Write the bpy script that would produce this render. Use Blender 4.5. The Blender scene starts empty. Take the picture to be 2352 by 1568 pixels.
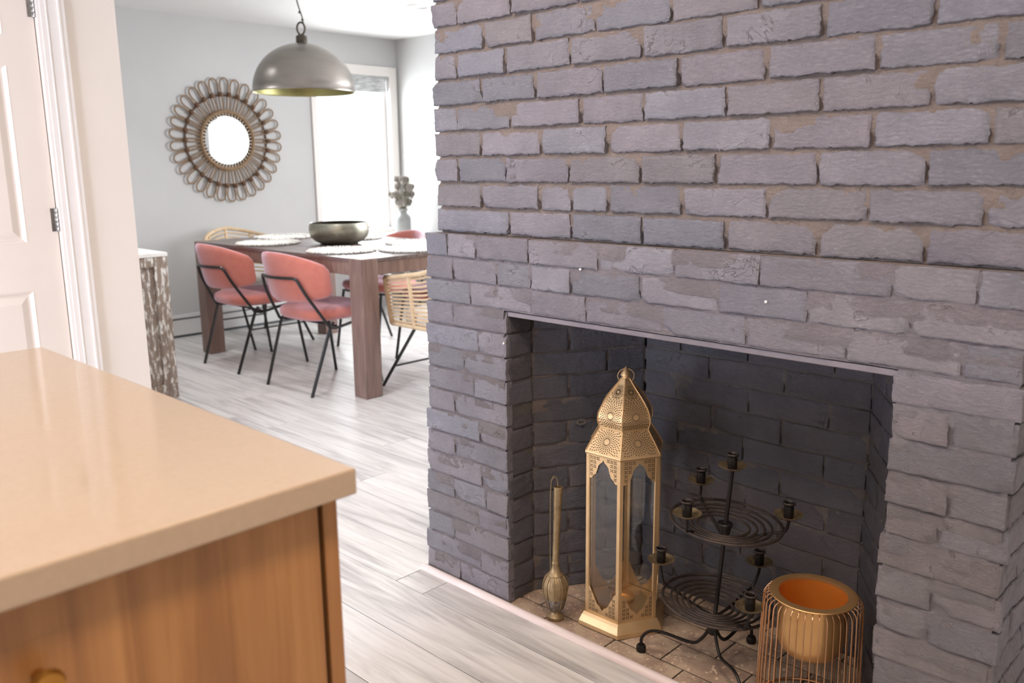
import bpy, bmesh, math, random
from mathutils import Vector, Matrix, noise
PI = math.pi
random.seed(7)
sc = bpy.context.scene
C = sc.collection

# ------------------------------------------------------------------ camera, world, lights, exposure
H = 1.235
pit, rol, yaw = 0.201209, -0.010736, 0.802612
cy_, sy_, cp, sp = math.cos(yaw), math.sin(yaw), math.cos(pit), math.sin(pit)
fwd = Vector((sy_*cp, cy_*cp, -sp)); rt = Vector((cy_, -sy_, 0)); up = Vector((sy_*sp, cy_*sp, cp))
rt2 = math.cos(rol)*rt + math.sin(rol)*up; up2 = -math.sin(rol)*rt + math.cos(rol)*up
cd = bpy.data.cameras.new('camera'); cam = bpy.data.objects.new('camera', cd); C.objects.link(cam)
m = Matrix((rt2, up2, -fwd)).transposed().to_4x4(); m.translation = (0, 0, H); cam.matrix_world = m
cd.sensor_width = 36; cd.lens = 30.336; cd.clip_start = 0.05
cd.dof.use_dof = True; cd.dof.focus_distance = 2.05; cd.dof.aperture_fstop = 4.5
sc.camera = cam

w = bpy.data.worlds.new('world'); sc.world = w; w.use_nodes = True
wb = w.node_tree.nodes['Background']; wb.inputs[0].default_value = (0.93, 0.97, 1.0, 1); wb.inputs[1].default_value = 2.2

def area(name, loc, direction, sx, sy, energy, color, spread=PI):
    l = bpy.data.lights.new(name, 'AREA'); l.shape = 'RECTANGLE'; l.size = sx; l.size_y = sy
    l.energy = energy; l.color = color; l.spread = spread
    o = bpy.data.objects.new(name, l); C.objects.link(o); o.location = loc
    o.rotation_euler = Vector(direction).to_track_quat('-Z', 'Y').to_euler()
    return o
area('daylight_dining_window', (4.53, 6.42, 1.4), (0, -1, -0.05), 0.75, 1.25, 36, (0.97, 0.985, 1.0))
area('daylight_dining_side', (5.22, 3.6, 1.45), (-1, -0.05, -0.5), 1.6, 1.5, 70, (0.97, 0.98, 1.0))
area('daylight_kitchen_window', (-2.42, 1.75, 1.30), (1, -0.05, -0.02), 0.78, 0.62, 72, (0.72, 0.81, 1.0))
area('daylight_kitchen_door', (-2.42, 2.75, 0.85), (1, 0, 0.06), 0.8, 1.15, 42, (0.80, 0.86, 1.0))
for nm, x, y, e in (('ceiling_lamp_kitchen', 0.38, 0.06, 20), ('ceiling_lamp_island', -0.9, 1.0, 8), ('ceiling_lamp_hearth', 1.02, 1.50, 9)):
    area(nm, (x, y, 2.29), (0, 0, -1), 0.3, 0.3, e, (1.0, 0.77, 0.57))
for nm, x, y in (('added_fill_dining', 2.15, 3.55), ('added_fill_sideboard', 2.2, 5.1)):  # added fill lights without fixtures, to brighten the dining floor and sideboard
    area(nm, (x, y, 2.30), (0, 0, -1), 0.25, 0.25, 5, (0.98, 0.98, 1.0), 2.0)
sc.view_settings.view_transform = 'Standard'; sc.view_settings.look = 'None'
sc.view_settings.exposure = 0.42; sc.view_settings.gamma = 1.0; sc.view_settings.use_curve_mapping = False
sc.cycles.max_bounces = 8; sc.cycles.diffuse_bounces = 5; sc.cycles.transparent_max_bounces = 16
sc.cycles.caustics_reflective = False; sc.cycles.caustics_refractive = False
sc.cycles.use_denoising = True; sc.cycles.sample_clamp_indirect = 6.0

# ------------------------------------------------------------------ materials
def s2l(c):
    f = lambda v: v/12.92 if v <= 0.04045 else ((v+0.055)/1.055)**2.4
    return tuple(f(v/255) for v in c) + (1,)
MATS = {}
def new_mat(name):
    mt = bpy.data.materials.new(name); mt.use_nodes = True
    nt = mt.node_tree; b = nt.nodes['Principled BSDF']
    MATS[name] = mt
    return mt, nt, b
def nd(nt, t, **kw):
    n = nt.nodes.new(t)
    for k, v in kw.items():
        if k in ('operation', 'blend_type', 'data_type', 'noise_dimensions', 'feature', 'wave_type', 'bands_direction'): setattr(n, k, v)
        else: n.inputs[k].default_value = v
    return n
def coords(nt, scale=(1, 1, 1), kind='Object', per_object=False):
    tc = nt.nodes.new('ShaderNodeTexCoord'); mp = nt.nodes.new('ShaderNodeMapping'); mp.inputs['Scale'].default_value = scale
    src = tc.outputs[kind]
    if per_object:
        oi = nt.nodes.new('ShaderNodeObjectInfo'); ml = nd(nt, 'ShaderNodeMath', operation='MULTIPLY'); ml.inputs[1].default_value = 37.0
        nt.links.new(oi.outputs['Random'], ml.inputs[0])
        ad = nd(nt, 'ShaderNodeVectorMath', operation='ADD')
        nt.links.new(src, ad.inputs[0]); nt.links.new(ml.outputs[0], ad.inputs[1]); src = ad.outputs[0]
    nt.links.new(src, mp.inputs['Vector'])
    return mp.outputs[0]
def ramp(nt, fac, stops):
    r = nt.nodes.new('ShaderNodeValToRGB'); e = r.color_ramp.elements
    while len(e) < len(stops): e.new(0.5)
    for el, (p, c) in zip(e, stops): el.position = p; el.color = c if len(c) == 4 else s2l(c)
    nt.links.new(fac, r.inputs[0]); return r.outputs[0]
def mix(nt, a, b, fac, mode='MIX'):
    mx = nt.nodes.new('ShaderNodeMix'); mx.data_type = 'RGBA'; mx.blend_type = mode
    for i, v in ((6, a), (7, b), (0, fac)):
        if hasattr(v, 'is_linked') or isinstance(v, bpy.types.NodeSocket): nt.links.new(v, mx.inputs[i])
        else: mx.inputs[i].default_value = v
    return mx.outputs[2]
def bump(nt, b, h, strength=0.4, dist=0.01):
    bp = nt.nodes.new('ShaderNodeBump'); bp.inputs['Strength'].default_value = strength; bp.inputs['Distance'].default_value = dist
    nt.links.new(h, bp.inputs['Height']); nt.links.new(bp.outputs[0], b.inputs['Normal'])
def noi(nt, vec, scale, detail=6, rough=0.6, dist=0.0):
    n = nt.nodes.new('ShaderNodeTexNoise'); n.inputs['Scale'].default_value = scale; n.inputs['Detail'].default_value = detail
    n.inputs['Roughness'].default_value = rough; n.inputs['Distortion'].default_value = dist
    nt.links.new(vec, n.inputs['Vector']); return n.outputs[0]

def plain(name, c1, c2=None, rough=0.5, metal=0.0, vs=8, bs=0, bstr=0.2, bdist=0.002, scale=(1, 1, 1), spec=0.5, per=False, sheen=0.0, rvar=0.0, coat=0.0):
    mt, nt, b = new_mat(name)
    v = coords(nt, scale, per_object=per)
    n1 = noi(nt, v, vs)
    col = ramp(nt, n1, [(0.3, c1), (0.7, c2 or c1)])
    nt.links.new(col, b.inputs['Base Color'])
    b.inputs['Roughness'].default_value = rough; b.inputs['Metallic'].default_value = metal; b.inputs['Specular IOR Level'].default_value = spec
    if rvar:
        mr = nt.nodes.new('ShaderNodeMapRange'); mr.inputs[3].default_value = rough-rvar; mr.inputs[4].default_value = rough+rvar
        nt.links.new(n1, mr.inputs[0]); nt.links.new(mr.outputs[0], b.inputs['Roughness'])
    if bs: bump(nt, b, noi(nt, v, bs, 5, 0.65), bstr, bdist)
    if sheen: b.inputs['Sheen Weight'].default_value = sheen; b.inputs['Sheen Roughness'].default_value = 0.6; b.inputs['Sheen Tint'].default_value = (0.86, 0.80, 1.0, 1)
    if coat: b.inputs['Coat Weight'].default_value = coat; b.inputs['Coat Roughness'].default_value = 0.1
    return mt

def painted_brick(name, c1, c2, c3, rough, bdist=0.0065):
    mt, nt, b = new_mat(name)
    v = coords(nt, (1, 1, 1), kind='Object', per_object=True)
    vs = coords(nt, (1, 1, 2.6), kind='Object', per_object=True)
    n1 = noi(nt, v, 9, 6, 0.6); n2 = noi(nt, vs, 70, 8, 0.72, 0.6); n3 = noi(nt, v, 26, 5, 0.6)
    col = ramp(nt, n1, [(0.30, c1), (0.52, c2), (0.74, c3)])
    oi = nt.nodes.new('ShaderNodeObjectInfo')
    mr = nt.nodes.new('ShaderNodeMapRange'); mr.inputs[3].default_value = 0.82; mr.inputs[4].default_value = 1.12
    nt.links.new(oi.outputs['Random'], mr.inputs[0])
    hs = nt.nodes.new('ShaderNodeHueSaturation'); nt.links.new(mr.outputs[0], hs.inputs['Value']); nt.links.new(col, hs.inputs['Color'])
    m7 = nd(nt, 'ShaderNodeMath', operation='MULTIPLY'); m7.inputs[1].default_value = 17.31; nt.links.new(oi.outputs['Random'], m7.inputs[0])
    fr7 = nd(nt, 'ShaderNodeMath', operation='FRACT'); nt.links.new(m7.outputs[0], fr7.inputs[0])
    tint = ramp(nt, fr7.outputs[0], [(0.0, (0.94, 0.98, 1.035, 1)), (0.45, (0.98, 0.985, 0.99, 1)), (0.75, (1.02, 0.97, 0.99, 1)), (1.0, (1.035, 0.995, 0.95, 1))])
    tinted = mix(nt, hs.outputs[0], tint, 1.0, 'MULTIPLY')
    rr = nt.nodes.new('ShaderNodeMapRange'); rr.inputs[3].default_value = rough-0.12; rr.inputs[4].default_value = rough+0.16
    nt.links.new(n3, rr.inputs[0]); nt.links.new(rr.outputs[0], b.inputs['Roughness'])
    b.inputs['Specular IOR Level'].default_value = 0.8
    a1 = nd(nt, 'ShaderNodeMath', operation='MULTIPLY_ADD'); a1.inputs[1].default_value = 0.9
    nt.links.new(n2, a1.inputs[0]); nt.links.new(n3, a1.inputs[2])
    n4 = noi(nt, coords(nt, (1, 1, 1), per_object=True), 210, 4, 0.7)
    a2 = nd(nt, 'ShaderNodeMath', operation='MULTIPLY_ADD'); a2.inputs[1].default_value = 0.35
    nt.links.new(n4, a2.inputs[0]); nt.links.new(a1.outputs[0], a2.inputs[2])
    n5 = noi(nt, coords(nt, (1, 1, 1.4), per_object=True), 11, 5, 0.6, 0.5); n6 = noi(nt, v, 9, 2, 0.5)
    sb_ = nd(nt, 'ShaderNodeMath', operation='SUBTRACT'); sb_.inputs[1].default_value = 0.5; nt.links.new(n5, sb_.inputs[0])
    ab_ = nd(nt, 'ShaderNodeMath', operation='ABSOLUTE'); nt.links.new(sb_.outputs[0], ab_.inputs[0])
    cr = nt.nodes.new('ShaderNodeMapRange'); cr.inputs[1].default_value = 0.001; cr.inputs[2].default_value = 0.007; cr.inputs[3].default_value = 1.0; cr.inputs[4].default_value = 0.0
    nt.links.new(ab_.outputs[0], cr.inputs[0])
    mk = nt.nodes.new('ShaderNodeMapRange'); mk.inputs[1].default_value = 0.57; mk.inputs[2].default_value = 0.66
    nt.links.new(n6, mk.inputs[0])
    ck = nd(nt, 'ShaderNodeMath', operation='MULTIPLY'); nt.links.new(cr.outputs[0], ck.inputs[0]); nt.links.new(mk.outputs[0], ck.inputs[1])
    a3 = nd(nt, 'ShaderNodeMath', operation='MULTIPLY_ADD'); a3.inputs[1].default_value = -0.55
    nt.links.new(ck.outputs[0], a3.inputs[0]); nt.links.new(a2.outputs[0], a3.inputs[2])
    cf = nd(nt, 'ShaderNodeMath', operation='MULTIPLY'); cf.inputs[1].default_value = 0.36; nt.links.new(ck.outputs[0], cf.inputs[0])
    dk = mix(nt, tinted, s2l((42, 36, 34)), cf.outputs[0]); nt.links.new(dk, b.inputs['Base Color'])
    bump(nt, b, a3.outputs[0], 1.0, bdist)
    return mt
M_BRICK = painted_brick('painted_brick', (113, 111, 118), (123, 120, 127), (135, 132, 139), 0.36)
M_MORTAR = painted_brick('painted_mortar_warm_lit', (124, 112, 106), (134, 121, 113), (146, 132, 123), 0.55, 0.012)  # tan of the warm light on the ledges is put into the mortar colour
M_MORTARL = painted_brick('painted_mortar_flush', (114, 110, 116), (124, 119, 124), (135, 130, 134), 0.44, 0.010)
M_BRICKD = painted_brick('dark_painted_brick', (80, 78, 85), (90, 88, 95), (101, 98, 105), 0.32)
M_MORTARD = painted_brick('dark_mortar_light_line', (102, 95, 91), (114, 106, 101), (127, 118, 111), 0.45, 0.010)  # lightened to paint the lit line along the firebox joints
def hearth(name):
    mt, nt, b = new_mat(name)
    v = coords(nt, per_object=True)
    c = ramp(nt, noi(nt, v, 16, 6, 0.6), [(0.3, (140, 118, 106)), (0.5, (168, 146, 128)), (0.72, (190, 172, 150))])
    f = ramp(nt, noi(nt, v, 95, 2, 0.4), [(0.63, (0, 0, 0)), (0.68, (255, 255, 255))])
    nt.links.new(mix(nt, c, s2l((214, 190, 164)), f), b.inputs['Base Color']); b.inputs['Roughness'].default_value = 0.68
    bump(nt, b, noi(nt, v, 60, 6, 0.65), 0.7, 0.004)
    return mt
M_STONE = hearth('hearth_stone')
M_GROUT = plain('hearth_grout', (38, 32, 27), (52, 45, 38), 0.9, vs=30, bs=80, bstr=0.5)
M_STEEL = plain('painted_steel', (104, 97, 102), (116, 108, 112), 0.45, vs=20, bs=90, bstr=0.3)

def floor_wood(name):
    mt, nt, b = new_mat(name)
    v = coords(nt, (7.5, 0.62, 1), per_object=True)
    v2 = coords(nt, (60, 2.2, 1), per_object=True)
    n1 = noi(nt, v, 2.0, 7, 0.62, 1.2); n2 = noi(nt, v2, 1.4, 5, 0.6, 0.4)
    c = ramp(nt, n1, [(0.26, (158, 156, 156)), (0.40, (196, 194, 193)), (0.54, (219, 217, 215)), (0.74, (228, 226, 224))])
    c2 = ramp(nt, n2, [(0.30, (196, 193, 191)), (0.55, (255, 255, 255))])
    c3 = mix(nt, c, c2, 0.4, 'MULTIPLY')
    oi = nt.nodes.new('ShaderNodeObjectInfo'); mr = nt.nodes.new('ShaderNodeMapRange'); mr.inputs[3].default_value = 0.95; mr.inputs[4].default_value = 1.04
    nt.links.new(oi.outputs['Random'], mr.inputs[0]); hs = nt.nodes.new('ShaderNodeHueSaturation')
    nt.links.new(mr.outputs[0], hs.inputs['Value']); nt.links.new(c3, hs.inputs['Color']); nt.links.new(hs.outputs[0], b.inputs['Base Color'])
    b.inputs['Roughness'].default_value = 0.36
    bump(nt, b, n2, 0.12, 0.001)
    return mt
M_FLOOR = floor_wood('washed_oak_plank')

def wood(name, c1, c2, c3, sc_=(30, 30, 1.6), rough=0.45, bs=0.15, dist=1.0):
    mt, nt, b = new_mat(name)
    v = coords(nt, sc_, per_object=True)
    n1 = noi(nt, v, 1.0, 7, 0.62, dist)
    c = ramp(nt, n1, [(0.28, c1), (0.5, c2), (0.72, c3)])
    nt.links.new(c, b.inputs['Base Color']); b.inputs['Roughness'].default_value = rough
    bump(nt, b, n1, bs, 0.001)
    return mt
M_CAB = wood('honey_oak_veneer', (122, 82, 44), (148, 102, 57), (170, 123, 74), (22, 22, 0.9), 0.42)
M_TABLE = wood('dark_stained_wood', (102, 80, 74), (127, 103, 95), (148, 124, 113), (26, 26, 2.2), 0.40)
M_TABLETOP = wood('dark_stained_wood_top', (88, 74, 72), (108, 94, 92), (128, 114, 110), (26, 2.0, 26), 0.30)
M_GAP = plain('shadow_gap', (24, 17, 12), rough=0.8)

def whitewash(name):
    mt, nt, b = new_mat(name)
    v = coords(nt, (62, 62, 17), per_object=True)
    n1 = noi(nt, v, 1.0, 6, 0.6, 0.3); n2 = noi(nt, coords(nt, (50, 50, 3)), 1.0, 5, 0.6)
    base = ramp(nt, n2, [(0.3, (124, 108, 96)), (0.7, (158, 143, 130))])
    fac = ramp(nt, n1, [(0.51, (0, 0, 0)), (0.60, (255, 255, 255))])
    col = mix(nt, base, s2l((228, 226, 222)), fac)
    nt.links.new(col, b.inputs['Base Color']); b.inputs['Roughness'].default_value = 0.6
    bump(nt, b, n1, 0.2, 0.002)
    return mt
M_WASH = whitewash('whitewashed_wood')
M_WASHTOP = plain('whitewashed_top', (226, 224, 220), (238, 237, 234), 0.5, vs=12)

M_WALL = plain('white_wall_paint', (224, 215, 206), (228, 219, 210), 0.6, vs=3, bs=220, bstr=0.05, bdist=0.001)
M_WALLG = plain('pale_grey_wall_paint', (192, 192, 192), (196, 196, 196), 0.6, vs=3, bs=220, bstr=0.05, bdist=0.001)
M_CEIL = plain('ceiling_paint', (228, 228, 227), (232, 232, 231), 0.7, vs=3)
M_DOOR = plain('white_door_paint', (224, 214, 205), (228, 218, 209), 0.30, vs=4)
M_TRIM = plain('white_trim_paint', (230, 225, 221), (234, 229, 225), 0.30, vs=4)
M_BASE = plain('heater_white_metal', (206, 206, 206), (214, 214, 214), 0.4, vs=5)
M_COUNTER = plain('beige_quartz', (164, 144, 122), (169, 149, 127), 0.08, vs=140, spec=0.5)
M_BRASSK = plain('aged_brass', (150, 104, 44), (176, 128, 60), 0.35, metal=0.9, vs=30)
M_HINGE = plain('brushed_nickel', (150, 148, 146), (184, 182, 178), 0.3, metal=1.0, vs=40)
M_GOLD = plain('matte_gold', (204, 172, 128), (216, 186, 144), 0.36, metal=0.75, vs=20, bs=300, bstr=0.06, bdist=0.0005)
M_GOLDW = plain('copper_gold_wire', (196, 150, 112), (212, 168, 130), 0.28, metal=0.95, vs=20)
M_GOLDP = plain('satin_gold', (208, 164, 108), (216, 174, 120), 0.34, metal=0.8, vs=10)
M_COPPERIN = plain('copper_orange_lacquer', (206, 120, 42), (214, 130, 50), 0.45, metal=0.45, vs=10)
M_CUT = plain('cutout_dark', (46, 32, 20), (58, 42, 26), 0.8)
M_IRON = plain('black_iron', (22, 20, 21), (36, 32, 32), 0.40, metal=0.4, vs=40, bs=160, bstr=0.4, bdist=0.001)
M_IRONW = plain('worn_brown_iron', (48, 41, 39), (72, 62, 57), 0.5, metal=0.4, vs=50, bs=160, bstr=0.4, bdist=0.001)
M_PLATE = plain('tarnished_drip_plate', (92, 80, 60), (134, 118, 92), 0.5, metal=0.5, vs=60, bs=200, bstr=0.3, bdist=0.001)
M_BRASSOLD = plain('old_brass', (122, 102, 74), (166, 146, 112), 0.42, metal=0.5, vs=40, bs=120, bstr=0.3, bdist=0.001)
M_BRASSDK = plain('blackened_silver_filigree', (70, 62, 58), (168, 160, 154), 0.4, metal=0.5, vs=140, bs=180, bstr=0.6, bdist=0.002)
M_PEWTER = plain('aged_pewter', (128, 126, 114), (168, 165, 150), 0.36, metal=0.85, vs=14, bs=70, bstr=0.15, bdist=0.001, rvar=0.06)
M_LAMP = plain('brushed_zinc_shade', (138, 132, 126), (156, 150, 144), 0.34, metal=0.95, vs=3, scale=(1, 1, 5), bs=30, bstr=0.05, bdist=0.001)
M_LAMPIN = plain('greenish_brass_lining', (150, 144, 96), (172, 166, 112), 0.4, metal=0.7, vs=10)
M_CHAIN = plain('dark_bronze', (70, 64, 56), (96, 90, 80), 0.4, metal=0.8, vs=30)
M_RATTAN = plain('brown_rattan', (118, 92, 66), (150, 122, 92), 0.6, vs=30, bs=90, bstr=0.3, bdist=0.001)
M_RATTAND = plain('dark_rattan_wrap', (88, 62, 44), (112, 82, 58), 0.65, vs=40)
M_RATTANL = plain('natural_rattan', (204, 176, 140), (222, 198, 164), 0.5, vs=30, bs=120, bstr=0.3, bdist=0.001)
M_PEG = plain('pale_peg', (188, 176, 160), (214, 204, 190), 0.5, vs=30)
M_MIRROR = plain('mirror_silver', (236, 240, 240), rough=0.02, metal=1.0)
M_PINK = plain('coral_pink_velvet', (194, 106, 86), (206, 118, 97), 0.85, vs=24, bs=500, bstr=0.15, bdist=0.001, sheen=0.9)
M_CUSH = plain('white_cushion', (226, 224, 220), (232, 230, 226), 0.85, vs=20)
M_BLACK = plain('matt_black_metal', (26, 26, 27), (34, 34, 35), 0.35, vs=20)
M_MAT = plain('white_cotton_weave', (222, 219, 212), (240, 238, 233), 0.9, vs=60, bs=160, bstr=0.5, bdist=0.003)
M_CERAM = plain('white_ceramic', (140, 143, 141), (158, 160, 158), 0.4, vs=10)
M_DRY = plain('dried_flower', (124, 118, 112), (196, 191, 184), 0.9, vs=30)
M_DRYG = plain('dried_leaf', (104, 104, 84), (136, 132, 112), 0.9, vs=30)
M_BLIND = plain('grey_white_blind', (150, 154, 154), (236, 238, 238), 0.8, vs=10, scale=(1, 1, 5))
M_ART = plain('dark_frame', (74, 80, 86), rough=0.4)
M_NAIL = plain('white_nail_head', (220, 216, 214), rough=0.4)
M_LENS = plain('downlight_lens', (196, 196, 196), rough=0.4)
M_STRIP = plain('whitewashed_trim_strip', (206, 192, 190), (222, 210, 208), 0.4, vs=8, scale=(8, 1, 8))

def glass(name, tint, refl):
    mt, nt, b = new_mat(name)
    out = nt.nodes['Material Output']; nt.nodes.remove(b)
    t = nt.nodes.new('ShaderNodeBsdfTransparent'); t.inputs[0].default_value = tint
    g = nt.nodes.new('ShaderNodeBsdfGlossy'); g.inputs['Roughness'].default_value = 0.03
    lw = nt.nodes.new('ShaderNodeLayerWeight'); lw.inputs[0].default_value = 0.5
    pw = nd(nt, 'ShaderNodeMath', operation='POWER'); pw.inputs[1].default_value = 4.0; nt.links.new(lw.outputs['Facing'], pw.inputs[0])
    ma = nd(nt, 'ShaderNodeMath', operation='MULTIPLY_ADD'); ma.inputs[1].default_value = 0.6; ma.inputs[2].default_value = refl; nt.links.new(pw.outputs[0], ma.inputs[0])
    mx = nt.nodes.new('ShaderNodeMixShader')
    nt.links.new(ma.outputs[0], mx.inputs[0]); nt.links.new(t.outputs[0], mx.inputs[1]); nt.links.new(g.outputs[0], mx.inputs[2])
    nt.links.new(mx.outputs[0], out.inputs['Surface'])
    return mt
M_GLASS = glass('clear_glass', (0.97, 0.975, 0.97, 1), 0.05)
M_WINGLASS = glass('window_glass', (0.98, 0.99, 0.99, 1), 0.03)

# ------------------------------------------------------------------ mesh helpers
class MB:
    def __init__(s): s.v = []; s.f = []
    def add(s, vs, fs):
        n = len(s.v); s.v += [tuple(p) for p in vs]; s.f += [tuple(i+n for i in f) for f in fs]; return s
    def box(s, a, b):
        x0, y0, z0 = a; x1, y1, z1 = b
        return s.add([(x0, y0, z0), (x1, y0, z0), (x1, y1, z0), (x0, y1, z0), (x0, y0, z1), (x1, y0, z1), (x1, y1, z1), (x0, y1, z1)],
                     [(0, 3, 2, 1), (4, 5, 6, 7), (0, 1, 5, 4), (1, 2, 6, 5), (2, 3, 7, 6), (3, 0, 4, 7)])
    def rings(s, rs, closed=False, cap=True):
        n = len(rs[0]); vs = [p for r in rs for p in r]; fs = []
        k = len(rs)
        for i in range(k if closed else k-1):
            a = i*n; b = ((i+1) % k)*n
            for j in range(n):
                j2 = (j+1) % n; fs.append((a+j, a+j2, b+j2, b+j))
        if cap and not closed:
            fs.append(tuple(range(n))[::-1]); fs.append(tuple((k-1)*n+j for j in range(n)))
        return s.add(vs, fs)
    def tube(s, pts, r, n=8, closed=False, cap=True):
        P = [Vector(p) for p in pts]; k = len(P); rs = []
        rad = r if isinstance(r, (list, tuple)) else [r]*k
        prev = None
        for i in range(k):
            if closed: t = P[(i+1) % k]-P[i-1]
            else: t = P[min(i+1, k-1)]-P[max(i-1, 0)]
            t.normalize()
            if prev is None:
                a = Vector((0, 0, 1)) if abs(t.z) < 0.9 else Vector((1, 0, 0)); u = t.cross(a).normalized()
            else:
                u = (prev-t*prev.dot(t)).normalized()
            prev = u; vv = t.cross(u)
            rs.append([P[i]+(u*math.cos(2*PI*j/n)+vv*math.sin(2*PI*j/n))*rad[i] for j in range(n)])
        return s.rings(rs, closed, cap)
    def lathe(s, prof, n=32, c=(0, 0, 0), cap=True, rib=None):
        rs = []
        for r, z in prof:
            ring = []
            for j in range(n):
                a = 2*PI*j/n; rr = max(r, 1e-4)
                if rib: rr *= rib(a, z)
                ring.append((c[0]+rr*math.cos(a), c[1]+rr*math.sin(a), c[2]+z))
            rs.append(ring)
        return s.rings(rs, False, cap)
    def sphere(s, c, r, n=10, k=6, sq=(1, 1, 1)):
        rs = []
        for i in range(1, k):
            t = PI*i/k; rs.append([(c[0]+sq[0]*r*math.sin(t)*math.cos(2*PI*j/n), c[1]+sq[1]*r*math.sin(t)*math.sin(2*PI*j/n), c[2]-sq[2]*r*math.cos(t)) for j in range(n)])
        return s.rings(rs)
    def prism(s, poly, axis_fn, t):
        """poly: 2D outline, axis_fn(p, q, d) -> 3D, thickness t along d."""
        n = len(poly); a = [axis_fn(p, q, 0) for p, q in poly]; b = [axis_fn(p, q, t) for p, q in poly]
        return s.add(a+b, [tuple(range(n)), tuple(range(2*n-1, n-1, -1))]+[(i, n+i, n+(i+1) % n, (i+1) % n) for i in range(n)])
    def build(s, name, mat, parent=None, smooth=False, bevel=0, loc=None, tri=False):
        me = bpy.data.meshes.new(name); me.from_pydata([tuple(p) for p in s.v], [], s.f)
        bm = bmesh.new(); bm.from_mesh(me)
        if bevel: bmesh.ops.bevel(bm, geom=bm.edges[:], offset=bevel, segments=2, affect='EDGES', profile=0.5, clamp_overlap=True)
        if tri: bmesh.ops.triangulate(bm, faces=[f for f in bm.faces if len(f.verts) > 4])
        bmesh.ops.recalc_face_normals(bm, faces=bm.faces[:]); bm.to_mesh(me); bm.free()
        if smooth:
            me.polygons.foreach_set('use_smooth', [True]*len(me.polygons)); me.set_sharp_from_angle(angle=math.radians(42))
        me.materials.append(mat)
        o = bpy.data.objects.new(name, me); C.objects.link(o)
        if parent: o.parent = parent
        if loc: o.location = loc
        return o

def empty(name, loc=(0, 0, 0), rz=0):
    o = bpy.data.objects.new(name, None); C.objects.link(o); o.location = loc; o.rotation_euler = (0, 0, rz); o.empty_display_size = 0.1
    return o
def tag(o, label, cat, group=None):
    o['label'] = label; o['category'] = cat
    if group: o['group'] = group
    return o
def thing(name, label, cat, loc=(0, 0, 0), rz=0, group=None): return tag(empty(name, loc, rz), label, cat, group)
def struct(o): o['kind'] = 'structure'; return o
def copy_tree(o, parent=None):
    c = o.copy(); C.objects.link(c)
    if parent is not None: c.parent = parent; c.matrix_parent_inverse = o.matrix_parent_inverse.copy()
    for ch in list(o.children): copy_tree(ch, c)
    return c
def bez(pts, n=8):
    """Catmull-Rom through pts."""
    P = [Vector(p) for p in pts]; out = []
    for i in range(len(P)-1):
        a, b, c, d = P[max(i-1, 0)], P[i], P[i+1], P[min(i+2, len(P)-1)]
        for k in range(n):
            t = k/n; out.append(0.5*((2*b)+(-a+c)*t+(2*a-5*b+4*c-d)*t*t+(-a+3*b-3*c+d)*t**3))
    out.append(P[-1]); return out
def round_path(pts, r, n=5):
    """polyline with filleted corners."""
    P = [Vector(p) for p in pts]; out = [P[0]]
    for i in range(1, len(P)-1):
        a = (P[i-1]-P[i]); b = (P[i+1]-P[i]); ra = min(r, a.length*0.45, b.length*0.45)
        p0 = P[i]+a.normalized()*ra; p1 = P[i]+b.normalized()*ra
        for k in range(n+1):
            t = k/n; out.append((1-t)**2*p0+2*t*(1-t)*P[i]+t*t*p1)
    out.append(P[-1]); return out

# ------------------------------------------------------------------ room shell
CEIL = 2.32; XR = 5.01; YF = 6.22; YD = 3.6; XD = 1.503
fl = struct(MB().box((-2.5, -1.8, -0.06), (XR+0.2, YF+0.2, -0.0125)).build('floor', M_FLOOR))
plank_mb = {}
def plank(L, W):
    key = (round(L, 3), round(W, 3))
    if key not in plank_mb:
        g = 0.0011
        plank_mb[key] = MB().box((-W/2+g, -L/2+g, -0.012), (W/2-g, L/2-g, 0)).build('plank', M_FLOOR, fl, bevel=0.0012)
        return plank_mb[key]
    o = plank_mb[key].copy(); C.objects.link(o); return o
PW, PL = 0.19, 1.22
rp = random.Random(3)
xk = 2.068 - 11*PW
row = 0
while xk < XR:
    off = {8: 1.826}.get(row, rp.uniform(0, PL)) if row != 8 else 1.826
    y = off - 4*PL
    while y < YF:
        y0, y1 = max(y, -0.6), min(y+PL, YF)
        x0, x1 = xk, min(xk+PW, XR)
        cx_, cy2 = (x0+x1)/2, (y0+y1)/2
        hid = (x0 < 0.5 and y0 < 1.6) or (cx_ < 1.3 and cy2 > 3.8) or (cx_ > 1.75 and cy2 < 1.6) or (x0 > 3.1 and y1 < 2.6)
        # under the hearth the floor is cut away
        if x1 > 1.62 and y0 < 1.95 and x0 < 2.35:
            if x0 >= 1.59: y0 = max(y0, 1.95)
            elif y1 > 1.95+0.05:
                o = plank(y1-1.95, x1-x0); o.location = ((x0+x1)/2, (y1+1.95)/2, 0); x1 = 1.598; y1 = 1.949
            else: x1 = 1.598
        if y1-y0 > 0.05 and y1 > 0.4 and not hid:
            o = plank(y1-y0, x1-x0); o.location = ((x0+x1)/2, (y0+y1)/2, 0)
        y += PL
    xk += PW; row += 1

struct(MB().box((-2.5, -1.8, CEIL), (XR+0.2, YF+0.2, CEIL+0.1)).build('ceiling', M_CEIL))
# far dining wall with a window opening
WX0, WX1, WZ0, WZ1 = 4.155, 4.915, 0.70, 2.005
b = MB()
b.box((1.3, YF, 0), (WX0, YF+0.14, CEIL)); b.box((WX1, YF, 0), (XR+0.2, YF+0.14, CEIL))
b.box((WX0, YF, 0), (WX1, YF+0.14, WZ0)); b.box((WX0, YF, WZ1), (WX1, YF+0.14, CEIL))
struct(b.build('wall_far', M_WALLG))
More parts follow.
